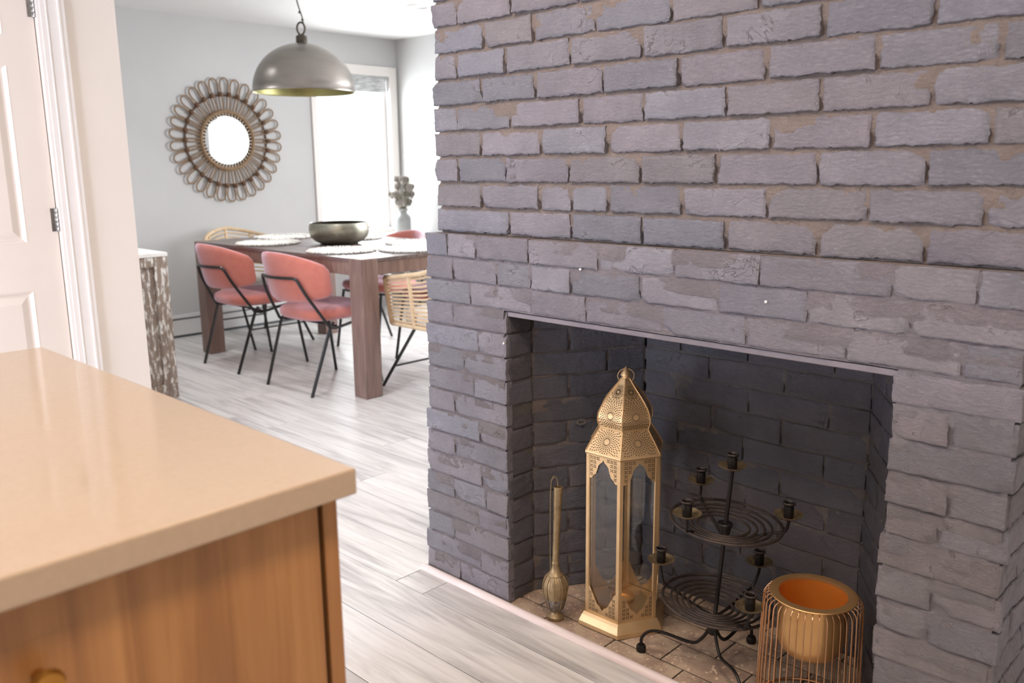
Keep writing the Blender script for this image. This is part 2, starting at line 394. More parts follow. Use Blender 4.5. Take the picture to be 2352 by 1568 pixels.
# right dining wall, with an opening for the side window that lies behind the chimney breast
b = MB()
b.box((XR, 4.5, 0), (XR+0.14, YF, CEIL)); b.box((XR, -1.8, 0), (XR+0.14, 2.7, CEIL)); b.box((XR, 2.7, 0), (XR+0.14, 4.5, 0.5)); b.box((XR, 2.7, 2.1), (XR+0.14, 4.5, CEIL))
struct(b.build('wall_right', M_WALLG))
# wall with the white panelled door, and its return along the dining room
DX0, DX1, DZ1 = 0.43, 1.209, 2.04
b = MB()
b.box((-2.5, YD, 0), (DX0, YD+0.11, CEIL)); b.box((DX1, YD, 0), (XD, YD+0.11, CEIL)); b.box((DX0, YD, DZ1), (DX1, YD+0.11, CEIL))
struct(b.build('wall_door', M_WALL))
struct(MB().box((XD-0.11, YD+0.11, 0), (XD, YF, CEIL)).build('wall_dining', M_WALLG))
struct(MB().box((0.2, YD+0.6, 0), (XD-0.11, YD+0.65, CEIL)).build('wall_closet', M_WALL))
# kitchen walls behind the camera, with two daylight openings
b = MB(); Xk = -2.3
b.box((Xk-0.14, -1.8, 0), (Xk, 1.35, CEIL)); b.box((Xk-0.14, 1.35, 0), (Xk, 2.15, 0.98)); b.box((Xk-0.14, 1.35, 1.62), (Xk, 2.15, CEIL))
b.box((Xk-0.14, 2.15, 0), (Xk, 2.34, CEIL)); b.box((Xk-0.14, 2.34, 1.45), (Xk, 3.16, CEIL)); b.box((Xk-0.14, 2.34, 0), (Xk, 3.16, 0.25)); b.box((Xk-0.14, 3.16, 0), (Xk, YD, CEIL))
struct(b.build('wall_left', M_WALL))
struct(MB().box((-2.5, -1.8, 0), (XR+0.14, -1.66, CEIL)).build('wall_back', M_WALL))

# window in the far wall
win = struct(empty('window_1', ((WX0+WX1)/2, YF, WZ0)))
hw = (WX1-WX0)/2; hh = WZ1-WZ0; t = 0.078
for nm, a, c_ in (('casing', (-hw-t+0.03, -0.018, -0.02), (-hw, 0, hh+t)), ('casing', (hw, -0.018, -0.02), (hw+t, 0, hh+t)), ('casing', (-hw, -0.018, hh), (hw, 0, hh+t)), ('sill', (-hw-t, -0.05, -0.04), (hw+t, 0.0, 0))):
    MB().box(a, c_).build(nm, M_TRIM, win, bevel=0.003)
f_ = 0.03
b = MB(); b.box((-hw, 0.05, 0), (-hw+f_, 0.09, hh)); b.box((hw-f_, 0.05, 0), (hw, 0.09, hh)); b.box((-hw+f_, 0.05, 0), (hw-f_, 0.09, f_)); b.box((-hw+f_, 0.05, hh-f_), (hw-f_, 0.09, hh))
b.build('sash', M_TRIM, win)
MB().box((-hw+f_, 0.066, f_), (hw-f_, 0.070, hh-f_)).build('pane', M_WINGLASS, win)
bl = tag(empty('window_blind', ((WX0+WX1)/2, YF+0.03, WZ1-0.002)), 'grey and white patterned fabric blind gathered at the top of the window', 'blind')
for k in range(4):
    z1 = -0.001-0.033*k
    b = MB(); pr = [(-hw+0.015+2*(hw-0.015)*i/14) for i in range(15)]
    rs = []
    for x in pr:
        wob = 0.0025*noise.noise((x*6, k*3.1, 0))
        rs.append([(x, -0.006+wob, z1), (x, -0.012+wob, z1-0.012), (x, -0.006+wob, z1-0.034), (x, 0.004, z1-0.03), (x, 0.006, z1)])
    b.rings(rs).build('fold', M_BLIND, bl, smooth=True)

# baseboard heater under the far wall
bb = struct(empty('baseboard_far', (0, YF, 0)))
MB().box((XD+0.01, -0.045, 0.018), (4.05, 0, 0.135)).build('heater_cover', M_BASE, bb, bevel=0.004)
MB().box((XD+0.01, -0.055, 0.146), (4.05, 0, 0.170)).build('heater_lip', M_BASE, bb, bevel=0.004)
MB().box((XD+0.01, -0.03, 0.0), (4.05, 0, 0.018)).build('heater_foot', M_ART, bb)

# door
d = struct(empty('door_1', (DX1, YD, 0)))
DT = 0.035; y0 = 0.012
ST = 0.112
leaf = MB(); wd = DX1-DX0-0.006
pz = [(0.20, 0.78), (0.965, 1.615), (1.72, 1.93)]
xs = [(-ST-0.005-0.25, -ST-0.005), (-wd+ST, -wd+ST+0.25)]
xl, xr = -wd, -0.004
leaf.box((-ST-0.005, y0, 0.01), (xr, y0+DT, 2.03)); leaf.box((xl, y0, 0.01), (-wd+ST, y0+DT, 2.03)); leaf.box((-ST-0.255, y0, 0.01), (-wd+ST+0.25, y0+DT, 2.03))
prev = 0.01
for z0, z1 in pz+[(2.03, 2.03)]:
    for a, c_ in xs: leaf.box((a, y0, prev), (c_, y0+DT, z0))
    prev = z1
leaf.build('door_leaf', M_DOOR, d)
for a, c_ in xs:
    for z0, z1 in pz:
        def ring(ins, dy): return [(a+ins, y0+dy, z0+ins), (c_-ins, y0+dy, z0+ins), (c_-ins, y0+dy, z1-ins), (a+ins, y0+dy, z1-ins)]
        MB().rings([ring(0, -0.001), ring(0.006, 0.003), ring(0.013, 0.011), ring(0.020, 0.0115), ring(0.042, 0.003), ring(0.045, 0.002)], cap=False).add(ring(0.045, 0.002), [(0, 1, 2, 3)]).build('raised_panel', M_DOOR, d)
# casing, stepped profile, and jamb
b = MB()
prof = [(0.004, 0.0, 0.006, 0), (0.006, 0.030, 0.013, 0), (0.030, 0.040, 0.019, 0), (0.040, 0.078, 0.016, 0), (0.078, 0.097, 0.022, 0)]
for a, c_, dd, _ in [(0.001, 0.012, 0.010, 0), (0.012, 0.030, 0.015, 0), (0.030, 0.036, 0.019, 0), (0.036, 0.072, 0.016, 0), (0.072, 0.080, 0.024, 0), (0.080, 0.098, 0.020, 0)]:
    b.box((a, -dd, 0), (c_, 0.0, DZ1+0.09))
b.build('casing', M_TRIM, d, bevel=0.0015)
MB().box((-wd-0.09, -0.018, 0), (-wd-0.004, 0, DZ1+0.09)).build('casing', M_TRIM, d, bevel=0.003)
MB().box((-wd, -0.018, DZ1), (0.0, 0, DZ1+0.09)).build('casing', M_TRIM, d, bevel=0.003)
MB().box((-0.0035, 0.055, 0), (0.0, 0.11, DZ1)).build('jamb', M_TRIM, d)
for z in (0.26, 1.047, 1.835):
    hb = MB().box((-0.024, y0-0.002, z-0.044), (-0.004, y0, z+0.044)).build('hinge', M_HINGE, d)
    for k in range(5):
        MB().lathe([(0.0055, 0), (0.006, 0.001), (0.006, 0.016), (0.0055, 0.017)], 10, (-0.002, y0-0.008, z-0.044+k*0.0178)).build('knuckle', M_HINGE, hb, smooth=True)

# ------------------------------------------------------------------ chimney breast
def fr(x, y, z, s): return noise.noise((x*s, y*s, z*s))
def brick_mesh(L, Hh, dep, seed, rough, back=0.022, edge=1.0):
    """front face displaced grid; local axes: u along, z up, n outward (returned as (u, n, z))."""
    r = random.Random(seed); nu = max(5, int(L/0.0058)); nz = 12
    off = r.uniform(0, 500); vs = []; fs = []
    chip = [(sx, sz, r.uniform(0.010, 0.026)) for sx in (0, 1) for sz in (0, 1) if r.random() < 0.16]
    tilt = r.uniform(-0.0022, 0.0022); tz = r.uniform(-0.0022, 0.0022)
    for i in range(nu+1):
        for j in range(nz+1):
            # denser rows near the edges
            su = i/nu; sz = 0.5-0.5*math.cos(PI*j/nz)*0.985 if 0 < j < nz else j/nz
            if 0 < i < nu: su = 0.75*su+0.25*(0.5-0.5*math.cos(PI*su))
            u = su*L; z = sz*Hh
            e = min(u, L-u, z, Hh-z)
            k = math.exp(-e/0.0045)
            n1 = noise.noise((u*30+off, z*30, 1.3)); n2 = noise.noise((u*30+off, z*30, 7.7)); n3 = noise.noise((u*115+off, z*115, 3.1))
            uu = u+(n1*0.0032+n3*0.0030)*k*edge; zz = z+(n2*0.0032+n3*0.0030)*k*edge
            ww = dep-0.0036*k*k*(0.4+0.6*edge)+rough*(0.0022*noise.noise((u*14+off, z*18, 5.5))+0.0014*noise.noise((u*50+off, z*75, 9.1))+0.0011*n3)
            ww += tilt*(su-0.5)*2+tz*(sz-0.5)*2
            for cx, cz, rad in chip:
                dd = math.hypot((u-cx*L)*0.8, (z-cz*Hh)*1.2)
                if dd < rad: ww -= 0.0075*(1-dd/rad)**0.6
            vs.append((uu, ww, zz))
    W = nz+1
    for i in range(nu):
        for j in range(nz): fs.append((i*W+j, (i+1)*W+j, (i+1)*W+j+1, i*W+j+1))
    bd = [i*W for i in range(nu+1)]+[nu*W+j for j in range(1, nz+1)]+[i*W+nz for i in range(nu-1, -1, -1)]+[j for j in range(nz-1, 0, -1)]
    n = len(vs)
    for q in bd:
        x, wq, z = vs[q]; vs.append((x, -back, z))
    k = len(bd)
    for i in range(k): fs.append((bd[i], n+i, n+(i+1) % k, bd[(i+1) % k]))
    return vs, fs
SEED = [100]
def lay(parent, O, U, N, u0, u1, z0, z1, dep, mat, rough=1.0, edge=1.0):
    L = u1-u0; Hh = z1-z0
    if L < 0.015: return
    SEED[0] += 1
    vs, fs = brick_mesh(L, Hh, dep, SEED[0], rough, edge=edge)
    O = Vector(O); U = Vector(U).normalized(); N = Vector(N).normalized()
    cen = O+U*(u0+L/2)+Vector((0, 0, z0+Hh/2))
    V = [tuple(O+U*(u0+a)+N*b_+Vector((0, 0, z0+c_))-cen) for a, b_, c_ in vs]
    return MB().add(V, fs).build('brick', mat, parent, smooth=True, loc=cen)
def mortar(parent, O, U, N, u0, u1, z0, z1, mat, step=0.0075, amp=0.0026, w0=-0.003, beds=None, fill=0.0, slope=0.0045):
    """mortar sheet; beds = (first bed z, pitch): each bed joint slopes out from under the upper brick to the top edge of the lower one."""
    nu = max(2, int((u1-u0)/step)); vs = []; fs = []
    O = Vector(O); U = Vector(U).normalized(); N = Vector(N).normalized()
    zs = []
    if beds:
        b0, pt = beds; k = math.floor((z0-b0)/pt)
        while b0+k*pt <= z1+pt:
            for dz in (-0.0075, -0.0045, -0.0015, 0.0015, 0.0045, 0.0075, pt*0.33, pt*0.5, pt*0.67):
                if z0 <= b0+k*pt+dz <= z1: zs.append(b0+k*pt+dz)
            k += 1
        zs = sorted(set([z0]+zs+[z1]))
    else:
        nz = max(2, int((z1-z0)/step)); zs = [z0+(z1-z0)*j/nz for j in range(nz+1)]
    for i in range(nu+1):
        for z in zs:
            u = u0+(u1-u0)*i/nu; P = O+U*u+Vector((0, 0, z))
            ww = w0
            if beds:
                q = (z-beds[0]+pt/2) % pt-pt/2
                t_ = min(1, max(-1, q/0.006)); ww = w0-slope*t_
            ww += amp*(noise.noise(P*11)+0.7*noise.noise(P*34)+0.45*noise.noise(P*90))+fill*max(0.0, noise.noise(P*7+Vector((3, 9, 1)))-0.05)
            vs.append(P+N*ww)
    W = len(zs)
    for i in range(nu):
        for j in range(W-1): fs.append((i*W+j, (i+1)*W+j, (i+1)*W+j+1, i*W+j+1))
    o = MB().add(vs, fs).build('mortar', mat, parent, smooth=True); o['kind'] = 'stuff'; return o

XU, XL = 1.660, 1.630           # upper face, lower (corbelled) face
YA, YB = 1.915, 0.362           # left and right ends of the breast
OY0, OY1, OZ = 0.575, 1.600, 0.842   # fireplace opening
rb = random.Random(11)
ch = struct(empty('wall_chimney', (0, 0, 0)))
NX = (-1, 0, 0); UY = (0, 1, 0)
J = {7: [1.662, 1.49, 1.298, 1.093, 0.89, 0.70, 0.50], 6: [1.767, 1.583, 1.374, 1.168, 0.964, 0.753, 0.556], 5: [1.672, 1.485, 1.273, 1.069, 0.866, 0.649, 0.448],
     4: [1.772, 1.571, 1.34, 1.157, 0.952, 0.751, 0.55], 3: [1.681, 1.466, 1.257, 1.056, 0.85, 0.649, 0.451], 2: [1.768, 1.587, 1.374, 1.166, 0.968, 0.75, 0.549],
     1: [1.679, 1.471, 1.367, 1.255, 1.052, 0.849, 0.648, 0.448], 0: [1.575, 1.366, 1.155, 0.941, 0.741, 0.539]}
S = XU/1.63; LZ = 1.050; CP = 0.0692
for k in range(0, 13):
    js = [y*S for y in J[k]] if k in J else [y*S+rb.uniform(-0.02, 0.02) for y in J[4+(k % 2)]]
    ends = [YA-0.022+rb.uniform(-0.006, 0.006)]+js+[YB+rb.uniform(-0.004, 0.004)]
    for a, c_ in zip(ends[:-1], ends[1:]):
        g = rb.uniform(0.0035, 0.0065); gz = rb.uniform(0.0035, 0.006)
        lay(ch, (XU, 0, LZ+k*CP), UY, NX, c_+g, a-g if a != ends[0] else a, gz, CP-rb.uniform(0.0035, 0.006), rb.uniform(0.003, 0.0085), M_BRICK)
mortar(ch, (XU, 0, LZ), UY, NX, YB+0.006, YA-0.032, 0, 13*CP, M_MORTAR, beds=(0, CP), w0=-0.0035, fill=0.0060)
# lower, corbelled part: three courses above the opening, then the two piers
JL = {-1: [1.822, 1.708, 1.512, 1.283, 1.07, 0.861, 0.593, 0.448], -2: [1.80, 1.627, 1.505, 1.369, 1.16, 0.956, 0.752, 0.555], -3: [1.733, 1.506, 1.32, 1.097, 0.885, 0.672, 0.461]}
CL = 0.0655
for k in (-1, -2, -3):
    ends = [YA+rb.uniform(-0.008, 0.008)]+JL[k]+[YB+rb.uniform(-0.004, 0.004)]
    for a, c_ in zip(ends[:-1], ends[1:]):
        g = rb.uniform(0.003, 0.006)
        lay(ch, (XL, 0, LZ+k*CL), UY, NX, c_+g*0.7, a-g*0.7 if a != ends[0] else a, rb.uniform(0.0022, 0.004), CL-(0.002 if k == -1 else rb.uniform(0.0022, 0.004)), rb.uniform(0.0012, 0.0045), M_BRICK, 1.1, 0.6)
mortar(ch, (XL, 0, LZ), UY, NX, YB+0.006, YA-0.014, -3*CL, -0.003, M_MORTARL, beds=(0, CL), w0=-0.0020, fill=0.0050, slope=0.0032)
LP = [1.807, 1.705, 1.765, 1.724, 1.81, 1.704, 1.813, 1.701, 1.818, 1.717, 1.826, 1.71, 1.80]
z = LZ-3*CL; n = 13; cpz = z/n
for k in range(n):
    zz = z-(k+1)*cpz; lean = 0.035*(k+1)/n
    yl = YA+lean+rb.uniform(-0.007, 0.007)
    e = [yl, LP[k], OY1-0.002]
    if k % 3 == 2 and LP[k]-OY1 > 0.19: e = [yl, LP[k], OY1+0.085, OY1-0.002]
    for i, (a, c_) in enumerate(zip(e[:-1], e[1:])):
        g = rb.uniform(0.003, 0.006)
        lay(ch, (XL, 0, zz), UY, NX, c_+(g*0.55 if i < len(e)-2 else 0), a-(g*0.55 if i else 0), rb.uniform(0.0018, 0.0035), cpz-rb.uniform(0.0018, 0.0035), rb.uniform(0.0008, 0.0035), M_BRICK, 1.05, 0.45)
    # right pier
    mid = (OY0+YB)/2+rb.uniform(-0.02, 0.02)
    e = [OY0+0.003+rb.uniform(-0.004, 0.004), YB+rb.uniform(-0.006, 0.006)] if k in (0, 2, 5, 8, 10) else [OY0+rb.uniform(-0.004, 0.004), mid, YB+rb.uniform(-0.006, 0.006)]
    for i, (a, c_) in enumerate(zip(e[:-1], e[1:])):
        g = rb.uniform(0.003, 0.006)
        lay(ch, (XL, 0, zz), UY, NX, c_+(g*0.55 if i < len(e)-2 else 0), a-(g*0.55 if i else 0), rb.uniform(0.0018, 0.0035), cpz-rb.uniform(0.0018, 0.0035), rb.uniform(0.0008, 0.004), M_BRICK, 1.5, 0.6)
# stretcher faces on the outer right side of the breast
side_z = [(z-(k+1)*cpz, cpz, XL) for k in range(n)]+[(LZ-(k+1)*CL, CL, XL) for k in range(3)]+[(LZ+k*CP, CP, XU) for k in range(12)]
for q_, (zz, hq, xf) in enumerate(side_z):
    xx = xf+0.002
    while xx < 2.30:
        L = 0.11 if (xx < xf+0.01 and q_ % 2) else 0.212
        L = min(L, 2.335-xx)
        lay(ch, (0, YB+0.004, zz), (1, 0, 0), (0, -1, 0), xx+(0.012 if xx < xf+0.01 else 0.004), xx+L-0.004, 0.003, hq-0.004, rb.uniform(0.001, 0.005), M_BRICK, 1.6, 0.8); xx += L
mortar(ch, (XL, 0, 0), UY, NX, OY1+0.004, YA+0.002, 0, z, M_MORTARL, beds=(0, cpz), w0=-0.0018, fill=0.0045, slope=0.0028)
mortar(ch, (XL, 0, 0), UY, NX, YB+0.008, OY0-0.004, 0, z, M_MORTARL, beds=(0, cpz), w0=-0.0018, fill=0.0045, slope=0.0028)
mortar(ch, (0, YB+0.006, 0), (1, 0, 0), (0, -1, 0), XL+0.006, 2.335, 0, LZ, M_MORTARL, step=0.012)
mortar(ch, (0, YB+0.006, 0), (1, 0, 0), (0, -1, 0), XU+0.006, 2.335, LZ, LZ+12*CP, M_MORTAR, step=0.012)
# solid core behind the faces
b = MB()
b.box((XU+0.012, YB+0.014, LZ), (2.34, YA-0.04, CEIL)); b.box((XL+0.010, YB+0.014, LZ-3*CL+0.01), (2.34, YA-0.022, LZ-0.001))
b.box((XL+0.010, YB+0.014, 0), (XL+0.10, OY0-0.012, LZ-3*CL+0.01)); b.box((XL+0.010, OY1+0.012, 0), (XL+0.10, YA-0.01, LZ-3*CL+0.01))
b.box((XL+0.10, YB+0.014, 0), (2.34, 0.50, LZ-3*CL+0.01)); b.box((XL+0.10, OY1+0.10, 0), (2.34, YA-0.01, LZ-3*CL+0.01)); b.box((2.10, 0.50, 0), (2.34, OY1+0.10, LZ-3*CL+0.01))
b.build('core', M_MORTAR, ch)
MB().box((XL+0.004, OY0-0.02, OZ-0.004), (XL+0.115, OY1-0.006, OZ+0.009)).build('lintel_plate', M_STEEL, ch, bevel=0.002)
for y, zq in ((1.60, 0.765), (1.335, 0.985), (0.842, 0.955)):
    MB().sphere((XL-0.006, y, zq), 0.0035, 8, 5).build('nail', M_NAIL, ch, smooth=True)

# firebox: jambs, splayed cheeks and back wall, darker paint
fb = struct(empty('wall_firebox', (0, 0, 0)))
XJ, XB, YBL, YBR = 1.737, 2.030, 1.422, 0.765
FC = 0.0683; F0 = 0.035
def coursing(O, U, N, Lw, joints_a, joints_b, zmax, rough, e0=0.0, e1=0.0):
    k = -1
    while True:
        z0 = F0+k*FC
        if z0 > zmax-0.01: break
        js = joints_a if k % 2 == 0 else joints_b
        e = [e0]+[j+rb.uniform(-0.008, 0.008) for j in js]+[Lw-e1]
        for a, c_ in zip(e[:-1], e[1:]):
            zl = max(z0+rb.uniform(0.002, 0.0034), 0.0); zh = min(z0+FC-rb.uniform(0.002, 0.0034), zmax)
            if zh-zl < 0.012: continue
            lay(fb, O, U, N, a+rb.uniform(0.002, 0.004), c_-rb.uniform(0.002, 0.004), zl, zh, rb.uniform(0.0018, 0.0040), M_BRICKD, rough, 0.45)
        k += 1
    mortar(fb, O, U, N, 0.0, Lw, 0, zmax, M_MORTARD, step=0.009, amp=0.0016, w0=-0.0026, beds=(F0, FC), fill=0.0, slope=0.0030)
ZT = OZ-0.006
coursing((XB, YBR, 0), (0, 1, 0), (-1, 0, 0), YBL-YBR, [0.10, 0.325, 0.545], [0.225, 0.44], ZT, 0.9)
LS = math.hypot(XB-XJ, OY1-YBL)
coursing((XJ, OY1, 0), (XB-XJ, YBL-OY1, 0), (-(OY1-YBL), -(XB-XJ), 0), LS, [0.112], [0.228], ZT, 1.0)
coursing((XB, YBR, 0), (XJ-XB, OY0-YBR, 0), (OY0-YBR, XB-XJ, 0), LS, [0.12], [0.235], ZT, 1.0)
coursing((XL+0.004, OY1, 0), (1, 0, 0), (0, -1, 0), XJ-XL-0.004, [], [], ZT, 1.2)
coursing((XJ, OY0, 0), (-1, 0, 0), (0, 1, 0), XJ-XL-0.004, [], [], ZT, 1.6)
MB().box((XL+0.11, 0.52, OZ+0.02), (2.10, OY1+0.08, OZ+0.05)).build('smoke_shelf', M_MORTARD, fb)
# ring bolt in the left cheek
eb = MB(); cen = Vector((1.845, 1.515, 0.512))
eb.tube([cen+Vector((0.011*math.cos(2*PI*i/16)+0.003, -0.011*math.cos(2*PI*i/16)*0.6-0.004, 0.006*math.sin(2*PI*i/16))) for i in range(16)], 0.0035, 6, closed=True)
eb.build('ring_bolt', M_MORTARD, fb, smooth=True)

# hearth of brown pavers, and the strip along the floor edge
he = struct(empty('floor_hearth', (0, 0, 0)))
MB().box((1.60, YB-0.2, -0.03), (2.10, OY1+0.1, -0.004)).build('bedding', M_GROUT, he)
rows = [1.602, 1.690, 1.790, 1.892, 1.995, 2.09]
for i in range(5):
    y = 0.42-[0.0, 0.12, 0.03, 0.15, 0.06][i]
    while y < OY1:
        L = 0.21 if i != 1 else 0.205
        g = 0.0022; nu, nv = 8, 5
        vs = []; fs = []
        x0, x1 = rows[i]+g, rows[i+1]-g; sd = rb.uniform(0, 99)
        for a in range(nu+1):
            for c_ in range(nv+1):
                yy = y+g+(L-2*g)*a/nu; xx = x0+(x1-x0)*c_/nv
                e = min(a, nu-a, c_, nv-c_)
                vs.append((xx-(x0+x1)/2, yy-(y+L/2), (0.0 if e else -0.0025)+0.0012*noise.noise((xx*30+sd, yy*30, 0))))
        for a in range(nu):
            for c_ in range(nv): fs.append((a*(nv+1)+c_, (a+1)*(nv+1)+c_, (a+1)*(nv+1)+c_+1, a*(nv+1)+c_+1))
        n = len(vs); bd = [a*(nv+1) for a in range(nu+1)]+[nu*(nv+1)+c_ for c_ in range(1, nv+1)]+[a*(nv+1)+nv for a in range(nu-1, -1, -1)]+[c_ for c_ in range(nv-1, 0, -1)]
        vs += [(vs[q][0], vs[q][1], -0.02) for q in bd]
        for q in range(len(bd)): fs.append((bd[q], n+q, n+(q+1) % len(bd), bd[(q+1) % len(bd)]))
        MB().add(vs, fs).build('paver', M_STONE, he, smooth=True, loc=((x0+x1)/2, y+L/2, 0)); y += L
q = [(1.5975+0.030*i/8, 0.0135*math.sin(PI*i/8)**0.55+0.0005) for i in range(9)]
rs = [[(x, yy, zz) for x, zz in q]+[(1.6275, yy, -0.002), (1.5975, yy, -0.002)] for yy in (1.955, 1.6, 1.2, 0.8, 0.4, 0.0)]
struct(MB().rings(rs).build('trim_1', M_STRIP, smooth=True))

# ------------------------------------------------------------------ things on the hearth
# gold lantern
def hexpt(R, k, ph): a = math.radians(ph+60*k); return (R*math.cos(a), R*math.sin(a))
LT = thing('lantern', 'tall hexagonal gold lantern with pierced onion dome and glass sides standing on hearth', 'lantern', (1.794, 1.318, 0.0))
PH = 211
def hexrings(prof): return [[(*hexpt(R, k, PH), z) for k in range(6)] for R, z in prof]
MB().rings(hexrings([(0.129, 0), (0.131, 0.002), (0.129, 0.012), (0.120, 0.029), (0.114, 0.037), (0.108, 0.038)])).build('base', M_GOLD, LT)
MB().rings(hexrings([(0.104, 0.046), (0.104, 0.050)])).build('floor_plate', M_GOLDP, LT)
b = MB(); b.lathe([(0.0, 0.050), (0.032, 0.050), (0.034, 0.062), (0.031, 0.064), (0.029, 0.054), (0.0, 0.053)], 28, (0.0, 0.0, 0)); b.build('candle_holder', M_GOLDP, LT, smooth=True)
RB, Z0, Z1 = 0.110, 0.038, 0.494
for k in range(6):
    cx_, cy2 = hexpt(RB, k, PH); a = math.radians(PH+60*k)
    t1 = Vector((math.cos(a+math.radians(120)), math.sin(a+math.radians(120)), 0)); t2 = Vector((math.cos(a-math.radians(120)), math.sin(a-math.radians(120)), 0))
    inn = -Vector((math.cos(a), math.sin(a), 0)); P = Vector((cx_, cy2, 0)); wv = 0.0092
    poly = [P, P+t1*wv, P+t1*wv+inn*0.004, P+inn*0.005, P+t2*wv+inn*0.004, P+t2*wv]
    MB().rings([[tuple(p+Vector((0, 0, zz))) for p in poly] for zz in (Z0, Z1)]).build('post', M_GOLD, LT)
def side_frame(k):
    a0 = Vector((*hexpt(1, k, PH), 0)); a1 = Vector((*hexpt(1, k+1, PH), 0))
    mid = (a0+a1)/2; nrm = mid.normalized(); tn = (a1-a0).normalized(); return nrm, tn
def arch(pts_half): return [(-p, q_) for p, q_ in pts_half]+[(p, q_) for p, q_ in reversed(pts_half)]
half_top = [(0.0465, 0.0), (0.0465, -0.070), (0.039, -0.070), (0.031, -0.060), (0.025, -0.056), (0.020, -0.044), (0.016, -0.031), (0.010, -0.024), (0.004, -0.020), (0.0, -0.013)]
half_bot = [(0.0465, 0.0), (0.0465, 0.078), (0.041, 0.076), (0.034, 0.062), (0.029, 0.054), (0.022, 0.040), (0.016, 0.030), (0.008, 0.026), (0.0, 0.016)]
def quat(ctrs, fn, out):
    for p, q_ in ctrs:
        for sx, sz in ((1, 1), (1, -1)):
            for sg in (1, -1):
                c0 = Vector((p+sx*sg*0.0024, q_+sz*sg*0.0024)); dv = Vector((sx, sz)).normalized(); nv = Vector((-dv.y, dv.x))
                out.add([fn(*(c0+dv*0.0026)), fn(*(c0+nv*0.0012)), fn(*(c0-dv*0.0026)), fn(*(c0-nv*0.0012))], [(0, 1, 2, 3)])
for k in range(6):
    nrm, tn = side_frame(k); ap = RB*math.cos(PI/6)
    def fn(p, q_, d_, zb=0, sgn=1): return nrm*(ap-0.001-d_)+tn*p+Vector((0, 0, zb+q_))
    for zb, half, yy in ((Z1, half_top, -1), (Z0, half_bot, 1)):
        o = MB().prism(arch(half), lambda p, q_, d_: fn(p, q_, d_, zb), 0.0016).build('filigree_panel', M_GOLD, LT, tri=True)
        cts = [(s*0.0385, yy*(0.012+0.0115*i)) for i in range(5) for s in (-1, 1)]+[(s*0.0275, yy*0.012) for s in (-1, 1)]+[(s*0.0275, yy*0.0235) for s in (-1, 1)]+[(s*0.0165, yy*0.012) for s in (-1, 1)]+[(s*0.0275, yy*0.035) for s in (-1, 1)]
        ob = MB(); quat(cts, lambda p, q_: fn(p, q_, -0.0012, zb), ob); ob = ob.build('cutouts', M_CUT, o); ob['kind'] = 'stuff'
    e = 0.043
    MB().prism([(-e, Z0+0.012), (e, Z0+0.012), (e, Z1-0.004), (-e, Z1-0.004)], lambda p, q_, d_: fn(p, q_, d_+0.0035), 0.0015).build('pane', M_GLASS, LT)
rim_prof = [(0.1125, 0.490), (0.1140, 0.494), (0.1125, 0.498)]
MB().rings(hexrings(rim_prof)).build('rim', M_GOLD, LT)
dome = [(0.1115, 0.498), (0.092, 0.529), (0.073, 0.557), (0.0755, 0.565), (0.0785, 0.575), (0.079, 0.584), (0.0765, 0.597), (0.070, 0.611), (0.060, 0.626), (0.047, 0.642), (0.034, 0.657), (0.022, 0.671), (0.012, 0.685)]
MB().rings(hexrings(dome[:3])).build('roof_skirt', M_GOLD, LT)
o_dome = MB().rings(hexrings(dome[2:])).build('dome', M_GOLD, LT, smooth=False)
for k in range(6):
    MB().tube([(*hexpt(R+0.0006, k, PH), z_) for R, z_ in dome], 0.0016, 6).build('rib', M_GOLD, LT, smooth=True)
MB().rings(hexrings([(0.074, 0.5555), (0.0752, 0.5575), (0.074, 0.5595)])).build('collar', M_GOLD, LT)
# pierced sunbursts
arc = [0.0]
for (r0, z0), (r1, z1) in zip(dome[:-1], dome[1:]): arc.append(arc[-1]+math.hypot(r1*math.cos(PI/6)-r0*math.cos(PI/6), z1-z0))
def on_dome(s_):
    for i in range(len(arc)-1):
        if s_ <= arc[i+1] or i == len(arc)-2:
            t_ = (s_-arc[i])/(arc[i+1]-arc[i]); return dome[i][0]+(dome[i+1][0]-dome[i][0])*t_, dome[i][1]+(dome[i+1][1]-dome[i][1])*t_
for k in range(6):
    nrm, tn = side_frame(k)
    cutm = MB()
    def emit(p, s_):
        R, z_ = on_dome(s_); return nrm*(R*math.cos(PI/6)+0.0007)+tn*p+Vector((0, 0, z_))
    for c_s, lo, hi, nr, r0 in ((arc[2]*0.50, 0.003, arc[2]-0.003, 9, 0.010), (arc[2]+0.038, arc[2]+0.004, arc[2]+0.092, 9, 0.010), (arc[2]+0.106, arc[2]+0.080, arc[-1]-0.012, 3, 0.0065)):
        for i in range(nr):
            rr = r0+0.0052*i; NN = 22 if i < 3 else 26 if i < 6 else 32
            for j in range(NN):
                a = 2*PI*(j+0.5*(i % 2))/NN; p = rr*math.cos(a); s_ = c_s+rr*math.sin(a)
                if s_ < lo or s_ > hi: continue
                R, _ = on_dome(s_)
                if abs(p) > R/2-0.0042: continue
                if c_s > arc[2]+0.03 and c_s < arc[2]+0.05 and math.hypot(p, s_-(arc[2]+0.106)) < 0.013: continue
                dv = Vector((math.cos(a), math.sin(a))); nv = Vector((-dv.y, dv.x)); c0 = Vector((p, s_)); ln = 0.0026 if i else 0.0032; wd_ = 0.0009 if i < 2 else 0.0013
                q4 = [c0+dv*ln, c0+nv*wd_, c0-dv*ln, c0-nv*wd_]
                cutm.add([emit(v_.x, v_.y) for v_ in q4], [(0, 1, 2, 3)])
    o = cutm.build('cutouts', M_CUT, o_dome); o['kind'] = 'stuff'
b = MB(); b.lathe([(0.011, 0.683), (0.0125, 0.686), (0.011, 0.689), (0.0155, 0.692), (0.012, 0.700), (0.006, 0.708), (0.002, 0.714), (0.0, 0.717)], 18); b.build('finial', M_GOLD, LT, smooth=True)
